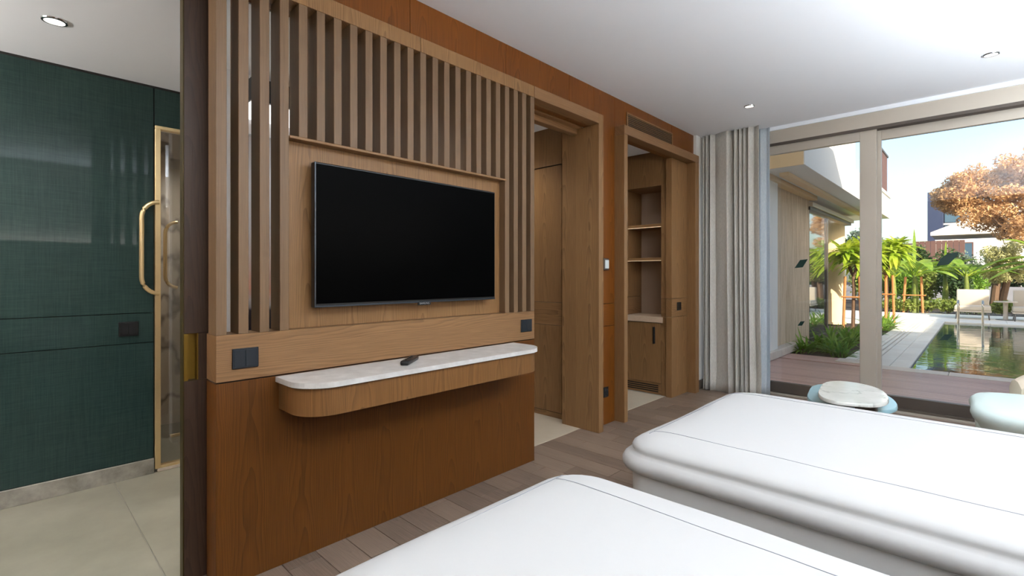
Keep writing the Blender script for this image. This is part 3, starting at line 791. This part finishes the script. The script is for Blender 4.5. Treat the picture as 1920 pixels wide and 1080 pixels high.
ac = thing('armchair', 'pale mint upholstered armchair with cream back beyond the bed', 'armchair', (.33, 4.15, 0))
def cushion(poly_rings): return MB().loft(poly_rings, True)
seat = []
for z, s_ in ((.10, .80), (.14, .86), (.22, .92), (.285, .93), (.31, .90), (.33, .92), (.355, .97), (.385, 1.0), (.41, .985), (.43, .93), (.44, .8), (.442, .5)):
    seat.append([(x, y, z) for x, y in pebble(.34, 4.14, .40 * s_, .38 * s_, .1, 48, 3.4)])
obj('seat', cushion(seat), 'mint', ac)
n = 28; rings = []
for k in range(n + 1):
    a = math.radians(-50 + 172 * k / n)
    cx, cy = .36, 4.16
    o_, i_ = .42, .33
    top = .44 + .25 * math.sin(math.pi * (.05 + .9 * k / n)) ** .6
    rings.append([(cx + r * math.cos(a), cy + r * math.sin(a), z) for r, z in ((i_, .40), (i_ - .01, top - .05), (i_ + .02, top - .01), ((i_ + o_) / 2, top), (o_ - .02, top - .01), (o_, top - .05), (o_ - .01, .2), (i_ + .02, .2))])
obj('backrest', MB().loft(rings, True), 'cream', ac)
for a, b in ((.10, 3.92), (.58, 3.92), (.10, 4.38), (.58, 4.38)):
    obj('leg', MB().lathe(a, b, [(.016, 0), (.022, .14)], 10), 'alu_d', ac)

# ================================================================== OUTDOORS
gnd = struct('ground', B(-60, 60, 5.6, 140, -.5, -.30), 'grass_g', 'garden ground beyond the terrace')
# lawn / soil level around the terrace (pool hole left open)
struct('garden_bed', MB().box(-60, -1.30, 8.4, 140, -.3, -.03).box(-1.30, 30, 20.3, 140, -.3, -.03).box(-1.30, -.66, 8.05, 20.3, -.3, -.03), 'soil', 'planted garden soil around the pool')
# timber deck
dk = struct('deck', MB().box(-2.30, 7, 5.56, 7.80, -.3, -.03).box(-2.30, -1.0, 7.8, 8.38, -.3, -.03), 'dark', 'reddish brown timber deck outside the glass')
k = 0; y = 5.565
while y < 7.79:
    obj('board', BB(-2.22, 3.0, y, min(y + .094, 7.795), -.03, -.004, b=.003), 'deck', dk); y += .1
while y < 8.37:
    obj('board', BB(-2.22, -1.02, y, min(y + .094, 8.38), -.03, -.004, b=.003), 'deck', dk); y += .1
# coping of the pool
cp = sroot('pool_coping', 'beige stone coping around the pool')
for k in range(9):
    x = -1.02 + k * .75
    obj('coping_stone', BB(x, x + .745, 7.80, 8.08, -.10, .0, b=.006), 'coping', cp)
for k in range(12):
    y = 8.085 + k * .755
    obj('coping_stone', BB(-.86, -.66, y, y + .75, -.10, .0, b=.006), 'paver', cp)
for k in range(8):
    x = -.66 + k * .85
    obj('coping_stone', BB(x, x + .845, 16.95, 17.2, -.10, .0, b=.006), 'paver', cp)
stp = tag(obj('stone_step', BB(-1.45, -1.03, 7.98, 8.30, -.03, .012, b=.004), 'granite'), 'pale stone slab let into the deck corner', 'step')
# pool
pool = thing('swimming_pool', 'swimming pool with still dark green water', 'pool', (2.5, 12.5, -1.2))
obj('basin', MB().box(-.66, 6.3, 8.08, 16.95, -1.3, -1.2).box(-.70, -.66, 8.08, 16.95, -1.3, -.1).box(6.3, 6.4, 8.08, 16.95, -1.3, -.01).box(-.66, 6.3, 8.0, 8.08, -1.3, -.1).box(-.66, 6.3, 16.95, 17.0, -1.3, -.1), 'basin', pool)
obj('water', MB().add([(-.66, 8.08, -.035), (6.3, 8.08, -.035), (6.3, 16.95, -.035), (-.66, 16.95, -.035)], [(0, 1, 2, 3)]), 'water', pool)
# paving slabs
pv = struct('paving', MB().box(-1.40, -.66, 8.08, 20.3, -.3, -.055).box(-.66, 8, 17.2, 20.3, -.3, -.055).box(-5.5, -1.4, 15.0, 20.3, -.3, -.055).box(6.35, 8, 5.56, 20.3, -.3, -.055), 'grout_l', 'pale stone paving around the pool')
for k in range(10):
    y = 8.08 + k * .9
    obj('slab', BB(-1.40, -1.265, y, y + .895, -.05, 0, b=.004), 'paver', pv)
    obj('slab', BB(-1.045, -.865, y, y + .895, -.05, 0, b=.004), 'paver', pv)
obj('drain_bed', B(-1.265, -1.045, 8.08, 17.1, -.06, -.045), 'dark', pv)
for j in range(3):
    x = -1.255 + j * .072
    for k in range(10):
        obj('drain_strip', BB(x, x + .05, 8.08 + k * .9, 8.08 + k * .9 + .88, -.045, -.001, b=.003), 'paver', pv)
for i in range(9):
    x = -1.4 + i * .95
    for j in range(3):
        y = 17.205 + j * 1.03
        obj('slab', BB(x, x + .945, y, y + 1.025, -.05, 0, b=.004), 'paver', pv)
for i in range(4):
    x = -5.4 + i * 1.0
    for j in range(5):
        y = 15.02 + j * 1.03
        obj('slab', BB(x, x + .995, y, y + 1.025, -.05, 0, b=.004), 'paver', pv)

# ---- neighbouring wing
nb = thing('neighbour_wing', 'neighbouring villa wing with rough concrete wall and white canopy', 'building', (-2.6, 11, 0))
obj('concrete_wall', B(-2.5, -2.24, 7.75, 10.15, 0, 2.62), 'concrete', nb)
obj('pier', BB(-2.4, -2.16, 7.2, 7.95, 0, 2.62, b=.004), 'render_w', nb)
obj('plinth', BB(-2.24, -2.10, 6.6, 8.95, 0, .11, b=.005), 'granite', nb)
obj('inner_wall', B(-6.0, -2.24, 7.0, 7.2, 0, 2.62), 'render_w', nb)
obj('canopy', BB(-6, -1.63, 7.15, 15.4, 2.62, 3.12, b=.004), 'render_w', nb)
obj('soffit_rib', BB(-2.02, -1.90, 7.5, 15.2, 2.57, 2.62, b=.003), 'render_s', nb)
obj('soffit_rib', BB(-2.4, -2.12, 7.4, 10.2, 2.55, 2.62, b=.003), 'render_s', nb)
obj('bounce_band', BB(-6, -1.64, 7.13, 7.15, 2.62, 3.12, b=.002), 'render_s', nb)  # warm bounced light put into the colour of the canopy end
obj('upper_wall', BB(-6, -1.86, 7.6, 12.2, 3.12, 6.0, b=.004), 'render_w', nb)
bal = obj('balcony_ledge', BB(-2.6, -1.60, 12.2, 15.45, 3.12, 3.19, b=.004), 'render_w', nb)
obj('balcony_post', BB(-1.75, -1.66, 12.3, 12.5, 3.19, 6, b=.004), 'brick', nb)
for k in range(20):
    obj('baluster', BB(-1.70, -1.66, 12.6 + k * .135, 12.66 + k * .135, 3.19, 4.12, b=.003), 'rust', bal)
obj('handrail', BB(-1.72, -1.64, 12.5, 15.3, 4.12, 4.17, b=.004), 'alu_d', bal)
obj('head_beam', BB(-2.30, -2.17, 10.1, 14.1, 2.44, 2.52, b=.004), 'alu', nb)
obj('head_beam', BB(-2.34, -2.21, 10.1, 14.0, 2.38, 2.44, b=.004), 'alu_d', nb)
wn_ = obj('sliding_pane', B(-2.25, -2.235, 10.15, 11.5, .02, 2.34), mat('mirror_glass', lin(150, 158, 160), .03, .85), nb)
obj('pane_frame', MB().box(-2.27, -2.21, 11.45, 11.55, .02, 2.34).box(-2.27, -2.215, 10.15, 11.45, .0, .05), 'alu_d', wn_)
cl = obj('column', MB().lathe(-2.66, 14.3, [(.30, 0), (.30, .05), (.27, .055), (.27, 2.62)], 32), 'render_s', nb)

# ---- own building above and the wing on the right (they shade the pool)
struct('upper_storey', MB().box(-9, 6.5, -8, 5.6, 2.76, 4.45).box(-9, 6.9, -8.3, 6.6, 4.45, 4.684), 'render_w', 'upper storey of the villa over the bedroom')
struct('side_wing', MB().box(6.85, 13, 3.0, 17.0, 0, 4.45).box(6.78, 13.3, 2.9, 17.2, 4.45, 4.684), 'render_w', 'villa wing to the right of the pool')
struct('facade_ground', MB().box(XR, 6.6, 5.36, 5.6, 0, 2.76).box(-9, XW - .03, 5.36, 5.6, 0, 2.76).box(-9, -8.8, -8, 5.4, 0, 2.76).box(XR + .15, 6.5, YB - .4, YB - .2, 0, 2.76), 'render_w', 'ground floor facade beside the glass doors')

# ---- garden wall
struct('wall_garden', BB(-12, 9, 30, 30.25, -.05, .70, b=.01), 'garden_wall', 'low grey garden wall at the far end')

# ---- pool ladder, loungers, table
ld = thing('pool_ladder', 'pair of curved stainless handrails at the far pool edge', 'ladder', (-.17, 16.8, 0))
for x in (-.395, .055):
    pts = [(x, 17.1, 0), (x, 17.1, .35)] + [(x, 16.92 + .18 * math.cos(math.pi * k / 10), .35 + .2 * math.sin(math.pi * k / 10)) for k in range(1, 10)] + [(x, 16.74, .35), (x, 16.74, -.5)]
    obj('handrail', MB().tube(pts, .024, 10), 'steel', ld)
def lounger(cx, y, label):
    t = thing('lounge_chair', label, 'lounge chair', (cx, y, 0), 'cream lounge chairs beyond the pool')
    w = .335
    obj('backrest', BB(cx - w, cx + w, y + .42, y + .58, .34, .80, b=.03, seg=3), 'cream', t)
    obj('seat_cushion', BB(cx - w - .03, cx + w + .03, y - .35, y + .45, .24, .37, b=.035, seg=3), 'cream', t)
    obj('seat_frame', BB(cx - w - .04, cx + w + .04, y - .36, y + .55, .20, .24, b=.008), 'cream', t)
    for a in (-w + .02, w - .02):
        for b in (y - .30, y + .48): obj('leg', MB().tube([(cx + a, b, .21), (cx + a * 1.05, b, 0)], .014, 8), 'alu_d', t)
lounger(-.145, 18.5, 'cream lounge chair behind the pool handrails')
lounger(.99, 18.5, 'cream lounge chair cut off at the right edge')
gt = thing('garden_table', 'small pedestal table between the two cream lounge chairs', 'table', (.50, 18.6, 0))
obj('table_top', MB().lathe(.50, 18.6, [(.22, .47), (.23, .475), (.23, .495), (.22, .50)], 28), 'cream', gt)
obj('pedestal', MB().lathe(.50, 18.6, [(.05, .012), (.045, .25), (.05, .472)], 16), 'cream', gt)
obj('foot', MB().lathe(.50, 18.6, [(.20, 0), (.20, .008), (.18, .014)], 28), 'alu_d', gt)

# ---- planting helpers
def leaf_blade(mb, base, dirv, L, w, droop=.4, seg=4, fold=.25):
    d = Vector(dirv).normalized(); side = d.cross(Vector((0, 0, 1)))
    side = side.normalized() if side.length > .01 else Vector((1, 0, 0))
    p = Vector(base); up = side.cross(d).normalized(); vs = []
    for k in range(seg + 1):
        s = k / seg; ww = w * math.sin(math.pi * min(.98, .12 + .86 * s)) ** .8
        q = p + d * (L * s) - Vector((0, 0, 1)) * droop * L * s * s
        vs += [q - side * ww + up * fold * ww, q, q + side * ww + up * fold * ww]
    fs = []
    for k in range(seg):
        o = k * 3; fs += [(o, o + 1, o + 4, o + 3), (o + 1, o + 2, o + 5, o + 4)]
    mb.add(vs, fs, True)
def cloud(mb, c, rad, n, size, rng, flat=1.0):
    for _ in range(n):
        while True:
            p = Vector((rng.uniform(-1, 1), rng.uniform(-1, 1), rng.uniform(-1, 1)))
            if .25 < p.length < 1: break
        q = Vector(c) + Vector((p.x * rad[0], p.y * rad[1], p.z * rad[2]))
        a = Vector((rng.gauss(0, 1), rng.gauss(0, 1), rng.gauss(0, 1))).normalized()
        b = a.cross(Vector((rng.gauss(0, 1), rng.gauss(0, 1), rng.gauss(0, 1)))).normalized()
        s = size * rng.uniform(.6, 1.3)
        mb.add([q - a * s, q + b * s * .45, q + a * s, q - b * s * .45], [(0, 1, 2, 3)])
def fern(x, y, h, label, seed, group='strap leaved plants in the planting strip'):
    rng = random.Random(seed)
    t = thing('fern', label, 'plant', (x, y, -.03), group)
    mb = MB()
    for k in range(46):
        a = rng.uniform(0, 6.283); e = rng.uniform(.35, 1.35)
        leaf_blade(mb, (x + rng.gauss(0, .04), y + rng.gauss(0, .04), -.03), (math.cos(a) * math.cos(e), math.sin(a) * math.cos(e), math.sin(e)), h * rng.uniform(.7, 1.25), .014 + .012 * h, rng.uniform(.2, .6), 4)
    stuff(obj('foliage', mb, 'lf_fern', t))
    obj('crown', MB().lathe(x, y, [(.05, -.05), (.04, .03), (.01, .06)], 8), 'bark', t)
FL = ['strap leaved plant at the deck corner against the concrete wall', 'second green strap leaved plant along the concrete wall', 'bushy strap leaved plant in the middle of the planting strip',
      'strap leaved plant beside the pool paving near the deck', 'leafy clump next to the paving behind the door stile', 'green clump in front of the mirrored pane',
      'strap leaved clump before the round column', 'fern clump at the paving edge left of the drains', 'yellow green sunlit clump near the paving edge', 'sunlit clump beside the staked trunk',
      'bright sunlit clump at the end of the planting strip', 'small shaded clump behind the door stile']
FP = [(-2.0, 8.74, .44), (-1.92, 9.4, .46), (-1.66, 9.05, .50), (-1.50, 8.68, .36), (-1.62, 9.85, .5), (-1.95, 10.4, .46), (-1.85, 11.3, .46), (-1.57, 10.8, .46), (-1.57, 13.5, .52), (-1.8, 14.2, .5), (-1.57, 14.6, .5), (-1.6, 12.2, .46)]
for k, ((x, y, h), lb) in enumerate(zip(FP, FL)): fern(x, y, h, lb, 20 + k)

def plumeria(x, y, h, crown, label, seed, nl=240, stakes=2):
    rng = random.Random(seed)
    t = thing('plumeria_tree', label, 'tree', (x, y, -.03), 'young staked trees by the terrace')
    tips = []; mb = MB()
    mb.tube([(x, y, -.05), (x + .02, y, h * .45), (x, y + .02, h * .62)], [.04, .035, .03], 8)
    for k in range(6):
        a = k * 1.047 + rng.uniform(-.3, .3); r = crown * rng.uniform(.25, .55)
        e = (x + r * math.cos(a), y + r * math.sin(a), h * rng.uniform(.72, .98))
        mb.tube([(x, y + .02, h * .6), ((x + e[0]) / 2, (y + e[1]) / 2, (h * .6 + e[2]) / 2 - .03), e], [.026, .022, .018], 6); tips.append(e)
    obj('trunk', mb, 'bark', t)
    lf = MB()
    for k in range(nl):
        b = tips[k % 6]; a = rng.uniform(0, 6.283); e = rng.uniform(-.35, 1.1)
        leaf_blade(lf, b, (math.cos(a) * math.cos(e), math.sin(a) * math.cos(e), math.sin(e)), rng.uniform(.34, .58), rng.uniform(.045, .07), rng.uniform(.2, .7), 4)
    stuff(obj('foliage', lf, 'lf_plum', t))
    for k in range(stakes):
        dx = -.17 + .34 * k / max(1, stakes - 1)
        obj('stake', MB().tube([(x + dx, y - .1, -.05), (x + dx * .8, y - .08, h * .6)], .028, 8), 'stake', t)
    if stakes > 1: obj('cross_bar', MB().tube([(x - .2, y - .11, h * .36), (x + .2, y - .11, h * .36)], .018, 6), 'stake', t)
plumeria(-2.10, 13.5, 1.95, .65, 'yellow green young tree in front of the round column', 61)
plumeria(-1.72, 15.6, 2.0, .75, 'bright green young tree right of the door stile', 62, 300, 3)
plumeria(-2.5, 19.5, 2.2, .8, 'small leafy tree behind the column at the terrace end', 63, 120, 2)

def banana(x, y, h, leaves, label, seed, stakes=0):
    rng = random.Random(seed)
    t = thing('banana_plant', label, 'plant', (x, y, -.03), 'banana plants')
    obj('stem', MB().tube([(x, y, -.05), (x + .02, y, h * .25), (x, y, h * .55)], [.11, .09, .05], 10), 'lf_hedge', t)
    for k, (a, e, L, dr) in enumerate(leaves):
        a, e = math.radians(a), math.radians(e)
        mb = MB(); b = Vector((x, y, h * .5)); d = Vector((math.cos(a) * math.cos(e), math.sin(a) * math.cos(e), math.sin(e)))
        b2 = b + d * .3
        leaf_blade(mb, b2, d, L, L * (.035 if e > 1.35 else .15), dr, 8, .2)
        lfo = obj('leaf', mb, 'lf_ban', t)
        obj('midrib', MB().tube([b] + [b2 + d * (L * s) - Vector((0, 0, dr * L * s * s + .004)) for s in (0, .25, .5, .75, 1)], [.02, .016, .013, .01, .007, .003], 5), 'lf_plum', lfo)
    for k in range(stakes):
        obj('stake', MB().tube([(x - .28 + .5 * k, y - .2, -.05), (x - .22 + .4 * k, y - .15, h * .5)], .035, 8), 'stake', t)
    if stakes > 1: obj('cross_bar', MB().tube([(x - .3, y - .21, h * .24), (x + .3, y - .21, h * .24)], .02, 6), 'stake', t)
banana(-1.55, 20.8, 2.3, [(100, 86, 1.35, .05), (175, 40, 1.3, .6), (200, 55, 1.2, .5), (-15, 42, 1.3, .55), (20, 25, 1.4, .35), (-60, 50, 1.2, .8), (-110, 55, 1.15, .7), (60, 50, 1.2, .5), (150, 65, 1.2, .35), (-35, 20, 1.1, .5)], 'tall staked banana plant at the terrace corner', 71, 2)
banana(-.35, 23.5, 2.3, [(170, 45, 1.3, .5), (200, 28, 1.2, .5), (10, 40, 1.4, .4), (-20, 22, 1.2, .4), (-90, 45, 1.2, .7), (60, 35, 1.2, .4), (130, 60, 1.2, .6)], 'banana plant with arching leaves left of the olive tree', 72)
banana(-2.35, 23.2, 2.2, [(100, 80, 1.1, .1), (170, 40, 1.2, .6), (215, 50, 1.2, .5), (-20, 45, 1.2, .5), (30, 40, 1.2, .5), (-70, 45, 1.2, .7), (-120, 40, 1.15, .7), (130, 60, 1.2, .5)], 'banana plant behind the bright young tree', 74)
banana(-.95, 24.6, 2.4, [(80, 84, 1.1, .1), (165, 35, 1.3, .6), (205, 50, 1.3, .6), (-10, 48, 1.3, .5), (-45, 30, 1.2, .6), (-100, 50, 1.2, .8), (60, 55, 1.2, .5), (250, 35, 1.2, .6)], 'broad leaved banana plant between two other banana plants', 75)
banana(1.55, 20.9, 3.1, [(175, 50, 1.5, .45), (190, 20, 1.35, .55), (165, 5, 1.3, .35), (205, -5, 1.2, .3), (20, 50, 1.4, .5), (-40, 50, 1.4, .6), (100, 70, 1.4, .3), (180, 70, 1.5, .5)], 'banana plant whose leaves reach in at the right edge', 73)

def shrub(x, y, r, label, m, seed, n=420, size=.05, z=None, group='shrubs around the pool garden', cat='shrub'):
    rng = random.Random(seed); rx, ry, rz = r
    z0 = -.03
    t = thing('shrub', label, cat, (x, y, z0), group)
    mb = MB()
    for k in range(7):
        a = rng.uniform(0, 6.283); q = rng.uniform(0, .5)
        cloud(mb, (x + rx * q * math.cos(a), y + ry * q * math.sin(a), z0 + rz * rng.uniform(.75, 1.25)), (rx * .62, ry * .62, rz * .72), n // 7, size, rng)
    stuff(obj('foliage', mb, m, t))
    sm = MB()
    for k in range(4):
        a = k * 1.6 + rng.random(); sm.tube([(x, y, z0 - .02), (x + rx * .4 * math.cos(a), y + ry * .4 * math.sin(a), z0 + rz * 1.1)], [.03, .01], 5)
    obj('stems', sm, 'bark', t)
hl = ['low hedge shrub at the left end of the far paving', 'second low hedge shrub behind the far paving', 'rounded low shrub between the banana stakes', 'low green shrub right of the banana stakes', 'yellowish low shrub left of the first lounge chair',
      'low clipped shrub behind the first lounge chair', 'low hedge shrub behind the small pedestal table', 'low hedge shrub behind the right lounge chair']
for k, (x, lb) in enumerate(zip((-2.6, -2.1, -1.75, -1.25, -.75, -.1, .5, 1.15), hl)):
    shrub(x, 21.0 + .35 * math.sin(k * 2.1), (.42, .38, .25), lb, 'lf_hedge', 80 + k, 900, .05)
dl = ['dark evergreen shrub above the garden wall at far left', 'dark shrub over the wall left of the banana plant', 'dense dark shrub behind the tall banana plant', 'dark shrub over the wall right of the banana plant', 'grey green shrub over the wall left of the olive tree', 'dark shrub behind the olive trunk', 'dark shrub behind the right lounge chair']
for k, (x, rz, lb) in enumerate(zip((-4.4, -3.3, -2.2, -1.2, -.35, .9, 2.0), (1.6, 1.5, 1.45, 1.35, 1.3, .9, 1.0), dl)):
    shrub(x, 31.6 + .4 * math.sin(k * 1.7), (.9, .7, rz), lb, 'lf_grey' if k == 4 else 'lf_dark', 100 + k, 2400, .085)

ml_ = ['mid green shrub behind the bright young tree', 'tall leafy shrub left of the banana stakes', 'yellow green shrub behind the tall banana plant', 'dark leafy shrub behind the first lounge chair', 'bushy shrub between the banana and the olive tree', 'mid green shrub far left behind the column']
for k, (x, y, rz, m_, lb) in enumerate(zip((-2.9, -2.3, -1.6, -.75, -.2, -3.7), (27.2, 26.4, 27.0, 26.6, 27.4, 26.0), (.95, .85, .95, .8, .75, 1.0), ('lf_hedge', 'lf_fern', 'lf_hedge', 'lf_dark', 'lf_fern', 'lf_hedge'), ml_)):
    shrub(x, y, (.62, .5, rz), lb, m_, 140 + k, 1500, .08)

def tree(name, x, y, zb, blobs, label, m, seed, n, size, trunk, tr_m='bark'):
    rng = random.Random(seed)
    t = thing(name, label, 'tree', (x, y, -.03)); mb = MB()
    tb = MB()
    for pts, rr in trunk: tb.tube(pts, rr, 8)
    for c, r in blobs:
        cloud(mb, c, r, n, size, rng)
    obj('trunk', tb, tr_m, t); stuff(obj('foliage', mb, m, t))
# olive tree
rng = random.Random(5); bl = []
for k in range(26):
    a = rng.uniform(0, 6.283); q = rng.uniform(.1, .78)
    bl.append(((.52 + .62 * q * math.cos(a), 24 + .7 * q * math.sin(a), 1.62 + rng.uniform(-.5, .62)), (.27, .27, .23)))
tree('olive_tree', .5, 24, 0, bl, 'old olive tree with twin trunk behind the lounge chairs', 'lf_olive', 6, 230, .05,
     [([(.36, 24, -.05), (.38, 24, .4), (.42, 24, .9), (.3, 24, 1.5)], [.15, .12, .12, .05]), ([(.62, 24, -.05), (.58, 24, .4), (.66, 24.05, .9), (.8, 24, 1.6)], [.13, .10, .1, .04]), ([(.42, 24, .8), (.55, 24, 1.7)], [.09, .03])])
# big dry brown tree
rng = random.Random(9); bl = []
for k in range(230):
    xx = rng.uniform(-2.1, 5.2); yy = 47 + rng.uniform(-2.5, 2.5)
    top = min(7.5 + max(0, xx + 2.1) * .75, 8.4 + .36 * (xx + .9), 10.1) - .4
    bot = max(3.5, 6.5 - (xx + 2.1) * 1.25)
    f_ = rng.random() ** .65
    bl.append(((xx, yy, bot + (top - bot) * f_), (.62, .7, .48)))
tk = [([(2.4, 47, -.05), (2.4, 47, 2.2), (2.7, 47, 3.6)], [.35, .3, .25])]
for k in range(14):
    a = rng.uniform(0, 6.283); q = rng.uniform(2, 4.2)
    e = (2.9 + q * math.cos(a), 47 + q * .8 * math.sin(a), rng.uniform(5, 7.6))
    tk.append(([(2.5, 47, 2.4 + rng.random()), ((2.6 + e[0]) / 2, (47 + e[1]) / 2, 3.6 + rng.random()), e], [.16, .10, .04]))
tree('dry_tree', 2.4, 47, 0, bl, 'huge brown leaved tree rising behind the garden', 'lf_brown', 10, 230, .10, tk)
# palm reaching into the frame at upper right
pm = thing('palm_tree', 'palm tree with frond tips at the upper right frame edge', 'tree', (2.35, 22.5, -.03))
obj('trunk', MB().tube([(2.35, 22.5, -.05), (2.3, 22.5, 2.5), (2.35, 22.5, 5.0)], [.16, .12, .11], 10), 'bark', pm)
rng = random.Random(15)
for k in range(13):
    a = 2 * math.pi * k / 13; e = rng.uniform(.05, .6); d = Vector((math.cos(a) * math.cos(e), math.sin(a) * math.cos(e), math.sin(e))); mb = MB(); b = Vector((2.35, 22.5, 5.0))
    for j in range(1, 15):
        s = j / 15; q = b + d * 1.45 * s - Vector((0, 0, .5 * s * s))
        for sg in (-1, 1):
            sd = d.cross(Vector((0, 0, 1))).normalized() * sg
            leaf_blade(mb, q, sd * .75 + d * .6 + Vector((0, 0, .1)), .42 * (1 - .5 * s), .014, .35, 2)
    obj('frond', mb, 'lf_palm', pm)
# small trees left of the stile, far
for k, (x, y, z, lb) in enumerate(((-5.0, 36, 2.6, 'far dark tree beside the villa canopy'), (-4.4, 40, 3.0, 'far grey green tree left of the rusty fence'), (-5.6, 42, 3.4, 'far tree crown behind the round column'))):
    rng = random.Random(200 + k)
    bl = [((x + rng.uniform(-.9, .9), y + rng.uniform(-.6, .6), z + rng.uniform(-.9, .9)), (.55, .5, .4)) for _ in range(12)]
    tree('far_tree', x, y, 0, bl, lb, 'lf_dark' if k == 0 else 'lf_grey', 210 + k, 150, .11, [([(x, y, -.05), (x, y, z)], [.1, .05])])

# ---- far buildings
fn = thing('rusty_fence', 'rust brown boarded fence behind the garden wall', 'fence', (-2.6, 41, 0))
for k in range(15):
    obj('board', BB(-4.7 + k * .27, -4.44 + k * .27, 41, 41.06, 0, 3.4 if k > 5 else 3.15, b=.01), 'rust', fn)
obj('rail', B(-4.7, -.66, 41.06, 41.12, 3.2, 3.3), 'alu_d', fn)
wh = thing('white_house', 'white house with sloping roof edge below the blue building', 'house', (-1.0, 60, 0))
obj('wall', B(-3.0, 3.4, 60, 66, 0, 4.5), 'render_w', wh)
obj('roof', MB().add([(-3.3, 59.6, 5.2), (3.6, 59.6, 8.2), (3.6, 66, 8.2), (-3.3, 66, 5.2), (-3.3, 59.6, 4.9), (3.6, 59.6, 4.9), (3.6, 66, 4.9), (-3.3, 66, 4.9)], [(0, 1, 2, 3), (4, 7, 6, 5), (0, 4, 5, 1), (3, 2, 6, 7), (0, 3, 7, 4), (1, 5, 6, 2)]), 'render_w', wh)
wd = obj('window', B(-1.9, -.4, 59.93, 60.0, 2.6, 4.2), 'rust', wh)
obj('pane', B(-1.8, -.5, 59.9, 59.93, 2.7, 4.1), 'bluegl', wd)
bbld = thing('blue_building', 'dark blue office block with glazed bands behind the brown tree', 'building', (0, 80, 0))
obj('side_wall', B(-4.6, -3.2, 78, 92, 0, 11.3), 'bluebld', bbld)
obj('body', B(-3.2, 6, 80, 92, 0, 9.3), 'bluebld', bbld)
for k in range(4):
    for j in range(4):
        wd = obj('window', B(-3.1 + j * 1.5, -1.75 + j * 1.5, 79.9, 80.0, 2.6 + k * 1.7, 3.9 + k * 1.7), 'bluegl', bbld)
for k in range(4): obj('floor_band', B(-3.2, 6, 79.85, 80.0, 4.0 + k * 1.7, 4.2 + k * 1.7), 'render_w', bbld)

for o in list(bpy.data.objects):
    if '_o' in o.keys(): del o['_o']
